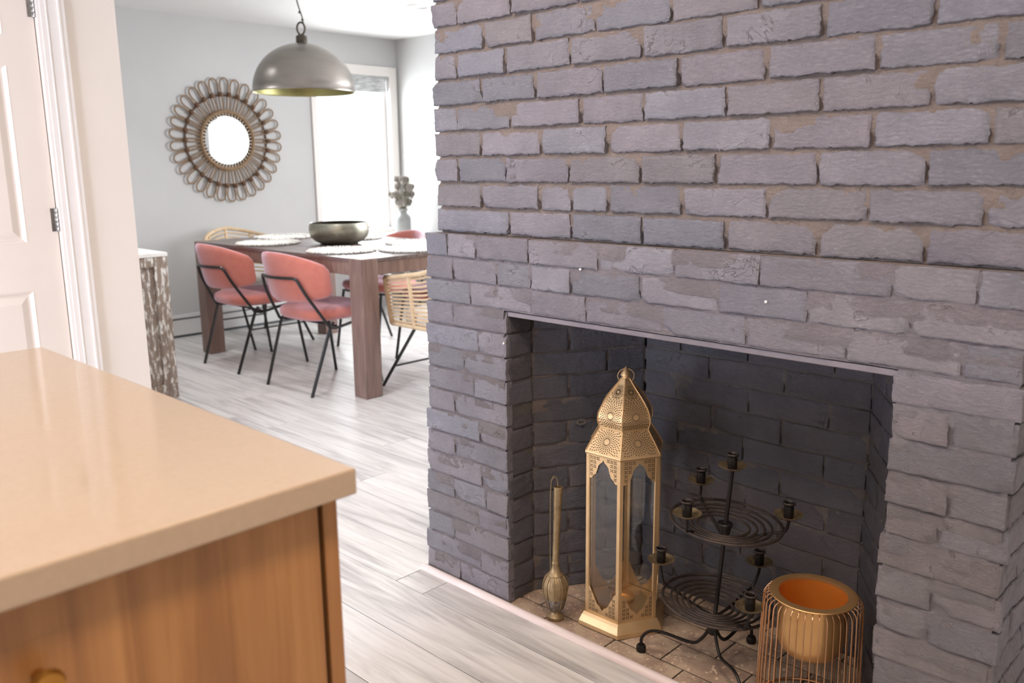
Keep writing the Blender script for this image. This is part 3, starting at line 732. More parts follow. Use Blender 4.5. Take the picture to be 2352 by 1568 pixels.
d0 = Vector((math.cos(math.radians(-46)), math.sin(math.radians(-46)), 0))
MB().tube([d0*(0.0215*math.cos(2*PI*i/28))+Vector((0, 0, 0.694+0.0215*math.sin(2*PI*i/28)*0.9-0.004)) for i in range(28)], 0.0015, 6, closed=True).build('hanging_ring', M_GOLD, LT, smooth=True)

# long necked brass bottle
SB = thing('rosewater_sprinkler', 'antique brass bottle with ribbed bulb and very long thin neck on hearth', 'bottle', (1.660, 1.447, 0.0))
b = MB(); b.lathe([(0.0, 0.0), (0.023, 0.0), (0.0245, 0.004), (0.0235, 0.010), (0.017, 0.015), (0.0135, 0.019), (0.0135, 0.024), (0.017, 0.027)], 28); b.build('foot', M_BRASSOLD, SB, smooth=True)
rib = lambda a, z_: 1+0.035*abs(math.cos(5*a))**0.5
b = MB(); b.lathe([(0.0165, 0.027), (0.021, 0.036), (0.026, 0.050), (0.0295, 0.066)], 80, rib=rib); b.build('filigree_bowl', M_BRASSDK, SB, smooth=True)
b = MB(); b.lathe([(0.0295, 0.066), (0.0325, 0.082), (0.0338, 0.097), (0.0325, 0.110), (0.028, 0.121), (0.021, 0.130)], 80, rib=rib); b.build('bulb', M_BRASSOLD, SB, smooth=True)
for k in range(10):
    a = PI*2*k/10
    MB().tube([((r_+0.0015)*math.cos(a), (r_+0.0015)*math.sin(a), z_) for r_, z_ in ((0.0172, 0.027), (0.0222, 0.036), (0.0272, 0.050), (0.0307, 0.066), (0.0337, 0.082), (0.035, 0.097), (0.0335, 0.110), (0.029, 0.121), (0.021, 0.131))], 0.0013, 5).build('rib', M_BRASSOLD, SB, smooth=True)
b = MB(); b.lathe([(0.021, 0.129), (0.0225, 0.132), (0.021, 0.135), (0.016, 0.139), (0.0125, 0.150), (0.0105, 0.163), (0.0118, 0.166), (0.0105, 0.169), (0.0098, 0.173)], 24); b.build('shoulder', M_BRASSOLD, SB, smooth=True)
b = MB(); tl = Vector((0.004, -0.006, 0)); prof = [(0.0095, 0.172), (0.0098, 0.25), (0.0114, 0.33), (0.0124, 0.372), (0.0128, 0.386), (0.0110, 0.387), (0.0105, 0.375)]
b.rings([[tuple(Vector((r_*math.cos(2*PI*j/16), r_*math.sin(2*PI*j/16), z_))+tl*((z_-0.17)/0.2)) for j in range(16)] for r_, z_ in prof]); b.build('neck', M_BRASSOLD, SB, smooth=True)
dl = Vector((-0.69, 0.72, 0))
st = [(0.0145, 0.135), (0.0150, 0.25), (0.0140, 0.36), (0.011, 0.405), (0.004, 0.416), (-0.003, 0.412), (-0.006, 0.398), (-0.005, 0.385)]
b = MB(); fw2 = Vector((0.72, 0.69, 0))
b.rings([[tuple(dl*(u_+du)+fw2*dw+Vector((0, 0, z_))) for du, dw in ((-0.0008, -0.0045), (0.0008, -0.0045), (0.0008, 0.0045), (-0.0008, 0.0045))] for u_, z_ in st]); b.build('handle_strip', M_BRASSOLD, SB)

# iron candelabra with two coiled trays
CB0 = Vector((1.7525, 1.007, 0)); CT = thing('candelabra', 'black iron two tier candelabra with coiled wire trays and seven candle cups', 'candelabra', tuple(CB0))
axis = Vector((0.014, -0.026, 0.43))
def ax(z_):
    t_ = (z_-0.10)/0.43; return Vector((0.014*t_, -0.026*t_, z_))
RT = Vector((0.693, -0.721, 0)); AW = Vector((0.721, 0.693, 0))
tiltn = Vector((0.014, -0.026, 0.43)).normalized()
def pol(c_, r_, deg):
    a = math.radians(deg); v_ = (RT*math.cos(a)+AW*math.sin(a))*r_
    v_.z = -(tiltn.x*v_.x+tiltn.y*v_.y)/tiltn.z; return c_+v_
MB().tube([ax(0.085), ax(0.30), ax(0.52)], 0.0052, 10).build('pole', M_IRON, CT, smooth=True)
b = MB(); b.lathe([(0.006, 0.085), (0.012, 0.088), (0.014, 0.100), (0.013, 0.110), (0.009, 0.116)], 14); b.build('hub', M_IRON, CT, smooth=True)
c_ = ax(0.350); b = MB(); b.lathe([(0.0065, -0.022), (0.008, -0.010), (0.016, 0.020), (0.019, 0.032), (0.0175, 0.034)], 16, c_); b.build('collar', M_IRON, CT, smooth=True)
for fx, fy in ((1.686, 1.176), (1.915, 0.988), (1.648, 0.868)):
    F = Vector((fx, fy, 0))-CB0; dr = F.normalized(); Ln = F.length
    lg = MB().tube(bez([dr*0.010+Vector((0, 0, 0.098)), dr*0.030+Vector((0, 0, 0.066)), dr*0.055+Vector((0, 0, 0.052)), dr*(Ln-0.055)+Vector((0, 0, 0.064)), dr*(Ln-0.022)+Vector((0, 0, 0.060)), dr*(Ln-0.002)+Vector((0, 0, 0.040)), dr*Ln+Vector((0, 0, 0.016))], 6), 0.0042, 8).build('leg', M_IRON, CT, smooth=True)
    b = MB(); b.lathe([(0.010, 0.0), (0.0125, 0.002), (0.013, 0.012), (0.010, 0.018), (0.004, 0.019)], 16, F); b.build('foot', M_IRON, lg, smooth=True)
def coil_tray(cz, R, nr, arms, cupz, cr):
    c0 = ax(cz)
    for i in range(nr):
        r_ = R*(1-0.115*i) if i else R
        r_ = R*[1, 0.83, 0.71, 0.59, 0.47, 0.36][i]; ce = c0-RT*0.0+Vector((0, 0, -0.006*(1-r_/R)*3))
        off = (RT*(-0.012)+AW*(-0.006))*(1-r_/R)*1.2
        MB().tube([pol(ce+off, r_, 360*k/64) for k in range(64)], 0.0034 if i else 0.004, 7, closed=True).build('tray_ring', M_IRONW, CT, smooth=True)
    for k, deg in enumerate(arms):
        r_in = 0.008; p0 = ax(cz-0.045); pr_ = pol(c0+Vector((0, 0, -0.006)), R*0.80, deg); pe = pol(c0, R*1.02, deg); pc = pol(ax(cupz), cr, deg)
        arm = MB().tube(bez([p0, pol(c0+Vector((0, 0, -0.030)), R*0.40, deg), pr_, pe+Vector((0, 0, 0.004)), pc+Vector((0, 0, -0.018)), pc], 6), 0.0038, 8).build('arm', M_IRON, CT, smooth=True)
        cup(pc)
def cup(P, s_=1.0):
    cp_ = MB(); P = Vector(P)
    cp_.lathe([(0.0, 0.001), (0.0112, 0.001), (0.0112, 0.030), (0.0150, 0.034), (0.0150, 0.036), (0.0118, 0.0375), (0.0098, 0.034), (0.0098, 0.006), (0.0, 0.006)], 22, P)
    o = cp_.build('candle_cup', M_IRON, CT, smooth=True)
    b = MB(); b.lathe([(0.0, -0.002), (0.014, -0.0015), (0.026, 0.003), (0.0335, 0.0085), (0.0338, 0.0096), (0.026, 0.0045), (0.014, 0.0), (0.0, 0.0)], 28, P); b.build('drip_plate', M_PLATE, o, smooth=True)
    b = MB(); b.tube([P+Vector((0.0132*math.cos(2*PI*i/20), 0.0132*math.sin(2*PI*i/20), 0.0365)) for i in range(20)], 0.0021, 6, closed=True); b.build('lip', M_IRONW, o, smooth=True)
coil_tray(0.178, 0.132, 6, (152, 35, -76), 0.238, 0.149)
coil_tray(0.388, 0.132, 5, (215, 105, -24), 0.430, 0.140)
cup(ax(0.522))

# gold planter in a wire cage
PT = thing('wire_planter', 'gold bowl planter held inside a cage of thin copper wires on hearth', 'planter', (1.747, 0.757, 0.0))
b = MB(); b.lathe([(0.0, 0.140), (0.035, 0.141), (0.056, 0.148), (0.068, 0.162), (0.0735, 0.182), (0.0750, 0.21), (0.0755, 0.287)], 56, cap=False); b.build('bowl', M_GOLDP, PT, smooth=True)
b = MB(); b.lathe([(0.0738, 0.2865), (0.0730, 0.22), (0.070, 0.18), (0.050, 0.150), (0.0, 0.146)], 56, cap=False); b.build('bowl_lining', M_COPPERIN, PT, smooth=True)
b = MB(); b.lathe([(0.0740, 0.286), (0.0935, 0.2865), (0.0945, 0.288), (0.0935, 0.2895), (0.0790, 0.2905), (0.0740, 0.289), (0.0735, 0.284)], 64, cap=False); b.build('rim', M_GOLDP, PT, smooth=True)
NW = 44; first = None
for k in range(NW):
    if first is None:
        pts = bez([(0.088, 0, 0.2862), (0.097, 0, 0.284), (0.1045, 0, 0.276), (0.1075, 0, 0.262), (0.109, 0, 0.20), (0.111, 0, 0.10), (0.1125, 0, 0.006)], 5)
        first = MB().tube(pts, 0.00125, 6).build('wire', M_GOLDW, PT, smooth=True); o = first
    else: o = first.copy(); C.objects.link(o)
    o.rotation_euler = (0, 0, 2*PI*k/NW)
MB().tube([(0.1125*math.cos(2*PI*i/64), 0.1125*math.sin(2*PI*i/64), 0.004) for i in range(64)], 0.003, 8, closed=True).build('base_ring', M_GOLDW, PT, smooth=True)

# ------------------------------------------------------------------ kitchen island
CTX, CTY0, CTY1 = 0.531, 0.754, 1.742
IC = thing('island_cabinet', 'honey oak slab front kitchen cabinet under the beige worktop', 'cabinet', (0.0, 0.0, 0))
MB().box((-0.78, 0.806, 0.10), (0.505, 1.715, 0.879)).build('carcass', M_CAB, IC)
MB().box((-0.76, 0.86, 0.0), (0.48, 1.68, 0.10)).build('plinth', M_CAB, IC)
MB().box((0.5055, 0.786, 0.0), (0.5245, 1.718, 0.879)).build('end_panel', M_CAB, IC, bevel=0.001)
MB().box((0.496, 0.795, 0.10), (0.5060, 0.8055, 0.876)).build('reveal', M_GAP, IC)
for x0, x1 in ((-0.105, 0.4985), (-0.713, -0.109)):
    dr = MB().box((x0, 0.785, 0.115), (x1, 0.8055, 0.8775)).build('cabinet_door', M_CAB, IC, bevel=0.0012)
    kx = 0.203 if x0 > -0.2 else -0.16
    b = MB(); prof = [(0.006, 0), (0.006, 0.012), (0.013, 0.018), (0.0155, 0.024), (0.013, 0.030), (0.0, 0.032)]
    b.rings([[(kx+r_*math.cos(2*PI*j/18), 0.785-h_, 0.797+r_*math.sin(2*PI*j/18)) for j in range(18)] for r_, h_ in [(max(r_, 1e-4), h_) for r_, h_ in prof]]); b.build('knob', M_BRASSK, dr, smooth=True)
tag(MB().box((-0.80, CTY0, 0.8795), (CTX, CTY1, 0.91)).build('worktop', M_COUNTER, bevel=0.0025), 'glossy beige quartz worktop slab on the kitchen cabinet', 'worktop')

# ------------------------------------------------------------------ dining room
# whitewashed sideboard seen from its end
SX0, SX1, SY0, SY1, SZ = XD+0.03, 2.047, 4.547, 5.86, 0.80
sb = thing('sideboard', 'whitewashed weathered wood sideboard seen end on beyond the white wall', 'sideboard', ((SX0+SX1)/2, SY0, 0))
hx = (SX1-SX0)/2
MB().box((-hx+0.012, 0.014, 0.0), (hx-0.01, SY1-SY0-0.012, SZ-0.022)).build('body', M_WASH, sb)
MB().box((-hx-0.004, -0.008, SZ-0.022), (hx+0.002, SY1-SY0, SZ)).build('top', M_WASHTOP, sb, bevel=0.003)
for a, c_ in (((hx-0.075, -0.002, 0), (hx, 0.014, SZ-0.022)), ((-hx, -0.002, 0), (-hx+0.075, 0.014, SZ-0.022))): MB().box(a, c_).build('stile', M_WASH, sb, bevel=0.002)
for a, c_ in (((-hx+0.075, -0.001, SZ-0.075), (hx-0.075, 0.014, SZ-0.022)), ((-hx+0.075, -0.001, 0), (hx-0.075, 0.014, 0.08))): MB().box(a, c_).build('rail', M_WASH, sb, bevel=0.002)
for k in range(3): MB().box((hx-0.004, 0.03+0.42*k, 0.08), (hx+0.0, 0.43+0.42*k, SZ-0.06)).build('drawer', M_WASH, sb, bevel=0.002)
wa = thing('picture_frame', 'thin dark edge of a frame hung on wall above whitewashed sideboard', 'frame', (XD, 4.9, 0.95))
MB().box((0, -0.0, -0.02), (0.033, 0.45, 0.13)).build('frame', M_ART, wa, bevel=0.002)
MB().box((0.033, 0.03, 0.0), (0.034, 0.42, 0.11)).build('picture', M_WALLG, wa)

# rattan sunburst mirror
MC = (3.343, YF, 1.442)
mr = thing('sunburst_mirror', 'round mirror with looped brown rattan sunburst frame on pale wall', 'mirror', MC)
def mp(a, r_, d_=0.02): return (r_*math.sin(a), -d_, r_*math.cos(a))
def ringm(r_, d_, rad, mat, name, n=72): return MB().tube([mp(2*PI*i/n, r_, d_) for i in range(n)], rad, 8, closed=True).build(name, mat, mr, smooth=True)
b = MB(); n = 64; b.add([(0, -0.012, 0)]+[mp(2*PI*i/n, 0.178, 0.012) for i in range(n)], [(0, 1+i, 1+(i+1) % n) for i in range(n)]); b.build('glass', M_MIRROR, mr)
b = MB(); b.add([mp(2*PI*i/n, 0.205, 0.004) for i in range(n)]+[mp(2*PI*i/n, 0.0, 0.004) for i in range(1)], [(i, (i+1) % n, n) for i in range(n)]); b.build('backing', M_RATTAND, mr)
ringm(0.212, 0.02, 0.014, M_RATTAN, 'inner_ring'); ringm(0.330, 0.010, 0.006, M_RATTAND, 'middle_ring')
NP = 30
for k in range(48):
    a = 2*PI*k/48
    MB().tube([mp(a, 0.172, 0.016), mp(a, 0.205, 0.02)], 0.0052, 6).build('peg', M_PEG, mr, smooth=True)
proto = None
for k in range(NP):
    a = 2*PI*k/NP
    if proto is None:
        hw_ = 0.033
        pts = [(-0.013, -0.018, 0.215), (-0.019, -0.020, 0.30), (-0.030, -0.022, 0.37), (-0.034, -0.022, 0.405), (-0.028, -0.022, 0.436), (-0.014, -0.022, 0.451), (0, -0.022, 0.455),
               (0.014, -0.022, 0.451), (0.028, -0.022, 0.436), (0.034, -0.022, 0.405), (0.030, -0.022, 0.37), (0.019, -0.020, 0.30), (0.013, -0.018, 0.215)]
        proto = MB().tube(bez(pts, 3), 0.0058, 7).build('petal', M_RATTAN, mr, smooth=True); o = proto
        bead = MB().sphere((0, -0.026, 0.338), 0.019, 10, 7).build('bead', M_RATTAND, mr, smooth=True); bo = bead
    else:
        o = proto.copy(); C.objects.link(o); bo = bead.copy(); C.objects.link(bo)
    o.rotation_euler = (0, a, 0); bo.rotation_euler = (0, a+PI/NP, 0)

# pendant
PC = (3.13, 4.80)
pl = thing('pendant_lamp', 'large brushed metal dome pendant lamp hanging above the dining table', 'lamp', (PC[0], PC[1], CEIL))
zr = 1.692-CEIL; Rl = 0.312; Hl = 0.296
po = [(Rl*math.cos(t_), zr+0.012+(Hl-0.012)*math.sin(t_)) for t_ in [PI/2*i/16 for i in range(17)]]
b = MB(); b.lathe([(Rl+0.003, zr), (Rl+0.004, zr+0.006), (Rl, zr+0.012)]+po[1:-1]+[(0.02, zr+Hl)], 64, cap=False); b.build('shade', M_LAMP, pl, smooth=True)
b = MB(); b.lathe([(Rl+0.003, zr), (Rl-0.006, zr+0.004)]+[(max(r_-0.007, 0.004), z_-0.006) for r_, z_ in po], 64, cap=False); b.build('shade_lining', M_LAMPIN, pl, smooth=True)
b = MB(); b.lathe([(0.034, zr+Hl-0.006), (0.034, zr+Hl+0.036), (0.028, zr+Hl+0.044), (0.012, zr+Hl+0.050), (0.0, zr+Hl+0.052)], 20); b.build('cap', M_CHAIN, pl, smooth=True)
zc = zr+Hl+0.085
MB().tube([(RT.x*0.024*math.cos(2*PI*i/24), RT.y*0.024*math.cos(2*PI*i/24), zc+0.036*math.sin(2*PI*i/24)) for i in range(24)], 0.0058, 8, closed=True).build('hanging_loop', M_CHAIN, pl, smooth=True)
cpts = bez([RT*0.018+Vector((0, 0, zc+0.022)), RT*0.010+Vector((0, 0, zc+0.07)), RT*(-0.008)+Vector((0, 0, zc+0.13)), RT*(-0.016)+Vector((0, 0, zc+0.18)), Vector((0, 0, -0.03))], 6)
MB().tube(cpts, 0.0042, 7).build('cord', M_CHAIN, pl, smooth=True)
for p in (RT*(-0.003)+Vector((0, 0, zc+0.095)), RT*(-0.010)+Vector((0, 0, zc+0.19)), RT*(0.012)+Vector((0, 0, zc+0.05))): MB().sphere(p, 0.0085, 8, 6).build('knot', M_CHAIN, pl, smooth=True)
b = MB(); b.lathe([(0.05, -0.001), (0.05, -0.012), (0.02, -0.03), (0.0, -0.031)], 24); b.build('canopy', M_CHAIN, pl, smooth=True)
b = MB(); b.sphere((0, 0, zr+0.13), 0.035, 12, 8); b.build('bulb', M_CERAM, pl, smooth=True)
b = MB(); b.lathe([(0.018, zr+0.16), (0.02, zr+0.18), (0.02, zr+Hl-0.02)], 14); b.build('socket', M_CHAIN, pl, smooth=True)

dn = thing('downlight', 'small round white recessed ceiling light near the brick chimney', 'light', (4.11, 4.83, CEIL))
b = MB(); b.lathe([(0.085, -0.0005), (0.085, -0.006), (0.062, -0.010), (0.060, -0.004)], 32, cap=False); b.build('trim_ring', M_TRIM, dn, smooth=True)
b = MB(); b.lathe([(0.06, -0.004), (0.0, -0.0035)], 32, cap=False); b.build('lens', M_LENS, dn)

# table
TX0, TX1, TY0, TY1, TZ = 2.698, 3.735, 3.702, 5.562, 0.76
tb = thing('dining_table', 'dark brown stained wooden dining table with thick square legs', 'table', ((TX0+TX1)/2, (TY0+TY1)/2, 0))
hx, hy = (TX1-TX0)/2, (TY1-TY0)/2; LW = 0.112
for sx in (-1, 1):
    for sy in (-1, 1):
        x0, y0 = sorted((sx*hx, sx*(hx-LW))), sorted((sy*hy, sy*(hy-LW)))
        MB().box((x0[0], y0[0], 0), (x0[1], y0[1], TZ)).build('leg', M_TABLE, tb, bevel=0.006)
for a, c_ in (((-hx+0.006, -hy+LW, TZ-0.092), (-hx+0.03, hy-LW, TZ-0.020)), ((hx-0.03, -hy+LW, TZ-0.092), (hx-0.006, hy-LW, TZ-0.020)), ((-hx+LW, -hy+0.006, TZ-0.092), (hx-LW, -hy+0.03, TZ-0.020)), ((-hx+LW, hy-0.03, TZ-0.092), (hx-LW, hy-0.006, TZ-0.020))):
    MB().box(a, c_).build('apron', M_TABLE, tb, bevel=0.003)
nb = 6
for k in range(nb):
    xa = -hx+LW+(2*hx-2*LW)*k/nb; xb_ = -hx+LW+(2*hx-2*LW)*(k+1)/nb
    MB().box((xa+0.0008, -hy+0.001, TZ-0.020), (xb_-0.0008, hy-0.001, TZ-0.0005)).build('board', M_TABLETOP, tb, bevel=0.002)
for s in (-1, 1):
    a, c_ = sorted((s*hx*0.999, s*(hx-LW)))
    MB().box((a, -hy+LW+0.0008, TZ-0.020), (c_, hy-LW-0.0008, TZ-0.0005)).build('board', M_TABLETOP, tb, bevel=0.002)

# placemats
def placemat(x, y, seed, label):
    r = random.Random(seed); m_ = thing('placemat', label, 'placemat', (x, y, TZ), 0, 'round woven placemats on the dining table')
    R = 0.176; rs = []; n = 60
    for q_ in range(0, 13):
        rr = R*q_/12; rs.append([(max(rr, 0.002)*math.cos(2*PI*j/n), max(rr, 0.002)*math.sin(2*PI*j/n), 0.006+0.0022*math.sin(q_*PI)+(0.0025 if q_ % 2 else 0)+0.002*noise.noise((rr*30, j*0.4, seed))) for j in range(n)])
    b = MB().rings([[(p[0], p[1], 0.0005) for p in rs[-1]]]+rs[::-1]); b.build('woven_disc', M_MAT, m_, smooth=True)
    fr_ = MB()
    for k in range(84):
        a = 2*PI*k/84+r.uniform(-0.025, 0.025); l_ = r.uniform(0.014, 0.030); sd = r.uniform(-0.1, 0.1)
        fr_.tube([((R-0.012)*math.cos(a), (R-0.012)*math.sin(a), 0.009), ((R+l_*0.5)*math.cos(a+sd*0.05), (R+l_*0.5)*math.sin(a+sd*0.05), 0.0085+r.uniform(0, 0.004)), ((R+l_)*math.cos(a+sd*0.15), (R+l_)*math.sin(a+sd*0.15), 0.0055)], [0.0055, 0.0062, 0.0045], 6)
    o = fr_.build('tassel_fringe', M_MAT, m_, smooth=True); o['kind'] = 'stuff'
placemat(2.905, 4.165, 1, 'white tasselled placemat at the place of the nearer coral chair')
placemat(2.905, 4.97, 2, 'white tasselled placemat at the place of the farther coral chair')
placemat(3.215, 3.905, 3, 'white tasselled placemat at the near table end by the rattan chair')
placemat(3.235, 5.32, 4, 'white tasselled placemat at the far table end below the mirror')
placemat(3.475, 4.85, 5, 'white tasselled placemat behind the pewter bowl on the window side')
placemat(3.505, 4.20, 6, 'white tasselled placemat on window side half hidden by the chimney')
BW = thing('bowl', 'wide shallow aged pewter bowl in the middle of the dining table', 'bowl', (3.205, 4.612, TZ))
b = MB(); b.lathe([(0.0, 0.0), (0.105, 0.0), (0.118, 0.003), (0.150, 0.018), (0.175, 0.042), (0.187, 0.072), (0.188, 0.100), (0.184, 0.122), (0.177, 0.134)], 56, cap=False); b.build('bowl_outside', M_PEWTER, BW, smooth=True)
b = MB(); b.lathe([(0.177, 0.134), (0.172, 0.131), (0.178, 0.108), (0.178, 0.080), (0.165, 0.046), (0.140, 0.024), (0.10, 0.010), (0.0, 0.008)], 56, cap=False); b.build('bowl_inside', M_CHAIN, BW, smooth=True)

# coral velvet chairs
def make_chair(label):
    t_ = thing('dining_chair', label, 'chair', (0, 0, 0), 0, 'coral velvet chairs along the dining table')
    # seat pad
    rs = []
    for zz, ins in ((0.405, 0.030), (0.411, 0.012), (0.425, 0.001), (0.445, 0.0), (0.462, 0.008), (0.473, 0.030), (0.478, 0.075)):
        ring = []
        for j in range(44):
            a = 2*PI*j/44; cx_, sx_ = math.cos(a), math.sin(a)
            e_ = 0.62; px = (0.225-ins)*math.copysign(abs(cx_)**e_, cx_)+0.025; py = (0.235-ins-0.02*(cx_ < 0)*abs(cx_))*math.copysign(abs(sx_)**e_, sx_)
            ring.append((px, py, zz+0.004*math.cos(a)))
        rs.append(ring)
    MB().rings(rs).build('seat', M_PINK, t_, smooth=True)
    # wrap-around backrest
    rs = []; NT = 30
    for i in range(NT+1):
        th = -1.22+2.44*i/NT; u_ = abs(th)/1.22
        cxr, cyr = -0.035-0.235*math.cos(th)+0.02*u_, 0.262*math.sin(th)
        top = 0.792-0.085*u_**2.0; bot = 0.512+0.036*u_**2.2; hz = (top-bot)/2; cz = (top+bot)/2; th_ = 0.023
        if u_ > 0.92: k_ = math.sqrt(max(0.0, 1-((u_-0.92)/0.085)**2)); hz *= 0.68+0.32*k_; th_ *= 0.35+0.65*k_
        nx, ny = -math.cos(th)*0.262, math.sin(th)*0.235; ln = math.hypot(nx, ny); nx /= ln; ny /= ln
        ring = []
        for j in range(18):
            a = 2*PI*j/18; ca, sa = math.cos(a), math.sin(a); dn_ = th_*math.copysign(abs(ca)**0.75, ca); dz_ = hz*math.copysign(abs(sa)**0.45, sa)
            lean = -0.26*(cz+dz_-0.62)*(1-0.5*u_)
            ring.append((cxr+nx*dn_+lean, cyr+ny*dn_, cz+dz_))
        rs.append(ring)
    MB().rings(rs).build('backrest', M_PINK, t_, smooth=True)
    # frame: bar behind the back, splayed uprights, seat rails; legs
    arc_ = []
    for k in range(13):
        th = -0.50+1.0*k/12; arc_.append((-0.036-0.266*math.cos(th), 0.290*math.sin(th), 0.652))
    dn_l = [(-0.118, -0.247, 0.378), (-0.226, -0.198, 0.560)]; dn_r = [(-0.226, 0.198, 0.560), (-0.118, 0.247, 0.378)]
    bar = round_path(dn_l+[(-0.262, -0.166, 0.652)]+arc_[1:-1]+[(-0.262, 0.166, 0.652)]+dn_r, 0.045, 6)
    MB().tube(bar, 0.0085, 8).build('back_frame', M_BLACK, t_, smooth=True)
    for s in (-1, 1):
        MB().tube(round_path([(-0.118, s*0.247, 0.378), (-0.07, s*0.243, 0.366), (0.20, s*0.205, 0.402), (0.22, s*0.10, 0.402)], 0.03), 0.0085, 8).build('seat_rail', M_BLACK, t_, smooth=True)
        MB().tube(round_path([(-0.085, s*0.236, 0.400), (-0.110, s*0.240, 0.372), (-0.24, s*0.222, 0.0)], 0.02), 0.0095, 8).build('leg', M_BLACK, t_, smooth=True)
        MB().tube([(0.185, s*0.205, 0.402), (0.245, s*0.225, 0.0)], 0.0095, 8).build('leg', M_BLACK, t_, smooth=True)
    MB().tube([(-0.06, -0.23, 0.374), (-0.06, 0.23, 0.374)], 0.0075, 8).build('cross_rail', M_BLACK, t_, smooth=True)
    return t_
c1 = make_chair('coral velvet dining chair nearest the thick front table leg')
c1.location = (2.762, 4.195, 0); c1.rotation_euler = (0, 0, 0.02)
for (x, y, rz, lb) in ((2.775, 4.995, -0.015, 'coral velvet dining chair next to the far table leg beside the sideboard'),
                       (3.68, 4.80, PI+0.02, 'coral velvet dining chair across the table in front of the vase'),
                       (3.69, 4.16, PI-0.03, 'coral velvet dining chair across the table mostly hidden by chimney')):
    c2 = copy_tree(c1); c2['label'] = lb; c2.location = (x, y, 0); c2.rotation_euler = (0, 0, rz)

# rattan tub chairs, facing +y in local space
def make_wicker(label):
    t_ = thing('rattan_chair', label, 'chair', (0, 0, 0), 0, 'rattan chairs at the table ends')
    def upath(fr_, n=26):
        """fr_ 0 bottom .. 1 top of the basket."""
        out = []
        for i in range(n+1):
            th = -2.05+4.10*i/n      # 0 = rear middle
            u_ = abs(th)/2.05
            rx = 0.245+0.038*fr_; ry = 0.265+0.045*fr_
            x_ = rx*math.sin(th)/max(1, 1) if abs(th) < PI/2 else math.copysign(rx, th)
            y_ = -ry*math.cos(th) if abs(th) < PI/2 else (abs(th)-PI/2)*0.62
            zt = 0.795-0.155*min(1, u_*1.02)**1.3
            out.append((x_, y_-0.03*fr_*(1-u_), 0.382+(zt-0.382)*fr_))
        return out
    MB().tube(upath(1.0), 0.0135, 9).build('top_rail', M_RATTANL, t_, smooth=True)
    MB().tube(upath(0.0), 0.0125, 9).build('bottom_rail', M_RATTANL, t_, smooth=True)
    for k in range(1, 13): MB().tube(upath(k/13), 0.0062, 6).build('rod', M_RATTANL, t_, smooth=True)
    pa = [upath(k/4) for k in range(5)]
    for i in (0, 2, 5, 9, 13, 17, 21, 24, 26): MB().tube(bez([Vector(p[i]) for p in pa], 4), 0.0105 if 0 < i < 26 else 0.014, 8).build('post', M_RATTANL, t_, smooth=True)
    rs = []
    for zz, ins in ((0.378, 0.03), (0.385, 0.0), (0.43, 0.0), (0.455, 0.012), (0.466, 0.06)):
        rs.append([((0.238-ins)*math.copysign(abs(math.cos(a))**0.7, math.cos(a)), (0.262-ins)*math.copysign(abs(math.sin(a))**0.7, math.sin(a))+0.04, zz) for a in [2*PI*j/40 for j in range(40)]])
    MB().rings(rs).build('seat_cushion', M_CUSH, t_, smooth=True)
    for sx in (-1, 1):
        for y0_, y1_ in ((0.15, 0.415), (-0.12, -0.26)): MB().tube([(sx*0.19, y0_, 0.380), (sx*0.235, y1_, 0.0)], 0.0095, 8).build('leg', M_BLACK, t_, smooth=True)
    for y_ in (0.325, -0.213): MB().tube([(-0.220, y_, 0.128), (0.220, y_, 0.128)], 0.006, 7).build('stretcher', M_BLACK, t_, smooth=True)
    MB().tube([(0.17*math.cos(2*PI*j/40), 0.15*math.sin(2*PI*j/40)+0.0, 0.374) for j in range(40)], 0.008, 7, closed=True).build('base_ring', M_BLACK, t_, smooth=True)
    return t_
wk = make_wicker('rattan tub chair at near end of table half hidden by chimney'); wk.location = (3.185, 3.47, 0)
w2 = copy_tree(wk); w2['label'] = 'rattan tub chair at far end of table below sunburst mirror'; w2.location = (3.21, 5.76, 0); w2.rotation_euler = (0, 0, PI)

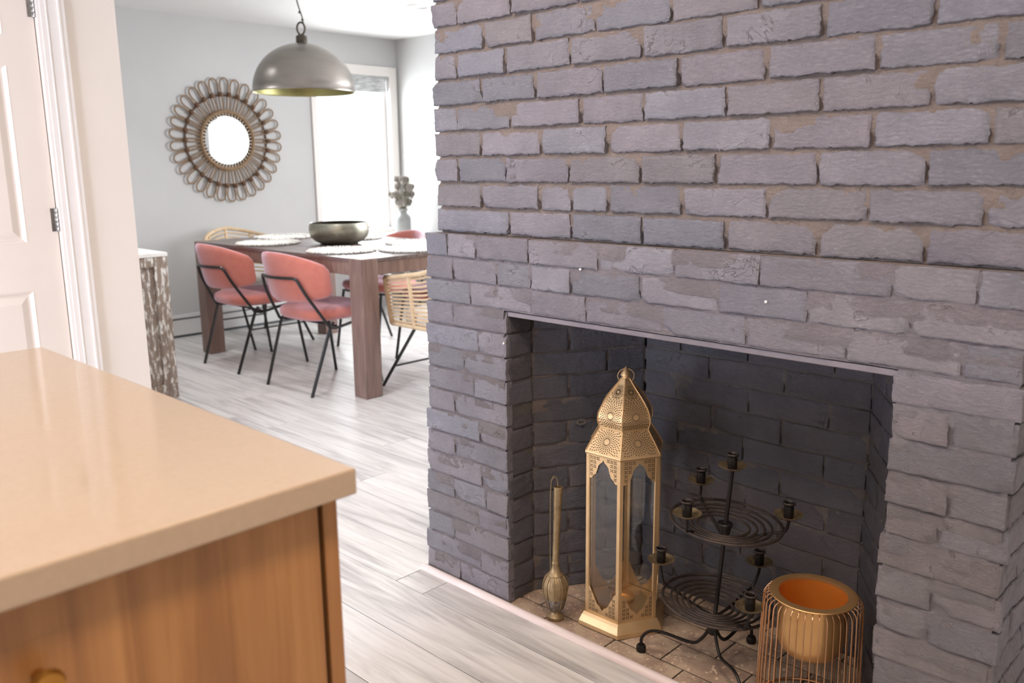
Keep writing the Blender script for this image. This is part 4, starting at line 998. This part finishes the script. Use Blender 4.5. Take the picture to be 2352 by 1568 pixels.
# console, vase and dried flowers
cs = thing('console_table', 'low white console table in the corner under the window', 'table', (4.70, 5.90, 0))
MB().box((-0.26, -0.17, 0.636), (0.26, 0.20, 0.666)).build('top', M_WASHTOP, cs, bevel=0.003)
for sx in (-1, 1):
    for y_ in (-0.15, 0.18): MB().box((sx*0.235-0.018, y_-0.018, 0), (sx*0.235+0.018, y_+0.018, 0.636)).build('leg', M_WASHTOP, cs)
vs_ = thing('vase', 'pale grey ceramic bottle vase on the console beside the window', 'vase', (4.79, 5.93, 0.666))
b = MB(); b.lathe([(0.0, 0), (0.064, 0.0), (0.069, 0.006), (0.071, 0.122), (0.069, 0.138), (0.054, 0.158), (0.036, 0.172), (0.034, 0.184), (0.046, 0.202), (0.050, 0.212), (0.042, 0.212), (0.03, 0.19), (0.0, 0.185)], 32); b.build('vase_body', M_CERAM, vs_, smooth=True)
db = thing('dried_flower_bunch', 'bunch of dried pale protea flowers standing in the ceramic vase', 'flowers', (4.79, 5.93, 0.864))
rf = random.Random(5)
for k in range(28):
    a = 2.4*k+rf.uniform(-0.3, 0.3); hh_ = 0.035+0.245*((k*7) % 28)/27; rr = rf.uniform(0.35, 1.0)*(0.100 if hh_ < 0.17 else 0.100-0.55*(hh_-0.17)); top = Vector((rr*math.cos(a)*1.0, rr*math.sin(a)*0.8, hh_))
    stem = MB().tube(bez([Vector((0.008*math.cos(a), 0.008*math.sin(a), -0.01)), Vector((top.x*0.45, top.y*0.45, hh_*0.4)), top], 4), 0.0025, 5).build('stem', M_DRYG, db, smooth=True)
    fl_ = MB()
    for q_ in range(14):
        lay_ = q_ // 7; b_ = 2*PI*(q_ % 7)/7+lay_*0.4; ope = 0.35+0.25*lay_
        dv = Vector((math.cos(b_)*ope, math.sin(b_)*ope, 1)).normalized(); sv = Vector((-math.sin(b_), math.cos(b_), 0)); L_ = 0.072-0.012*lay_
        p0 = top; p1 = top+dv*L_*0.55+Vector((math.cos(b_), math.sin(b_), 0))*0.008; p2 = top+dv*L_
        fl_.add([p0-sv*0.004, p0+sv*0.004, p1+sv*0.0135, p2, p1-sv*0.0135], [(0, 1, 2, 3, 4)])
    fl_.sphere(top+Vector((0, 0, 0.018)), 0.017, 8, 6, (1, 1, 1.4))
    fl_.build('flower_head', M_DRY, stem)
for k in range(16):
    a = rf.uniform(0, 2*PI); rr = rf.uniform(0.05, 0.11); hh_ = rf.uniform(0.02, 0.24)
    p0 = Vector((rr*0.6*math.cos(a), rr*0.6*math.sin(a), hh_)); p1 = Vector((rr*1.15*math.cos(a), rr*0.95*math.sin(a), hh_+0.05)); sv = Vector((-math.sin(a), math.cos(a), 0.2))*0.012; mid = (p0+p1)/2
    MB().add([p0, mid+sv, p1, mid-sv], [(0, 1, 2, 3)]).build('leaf', M_DRYG, db)
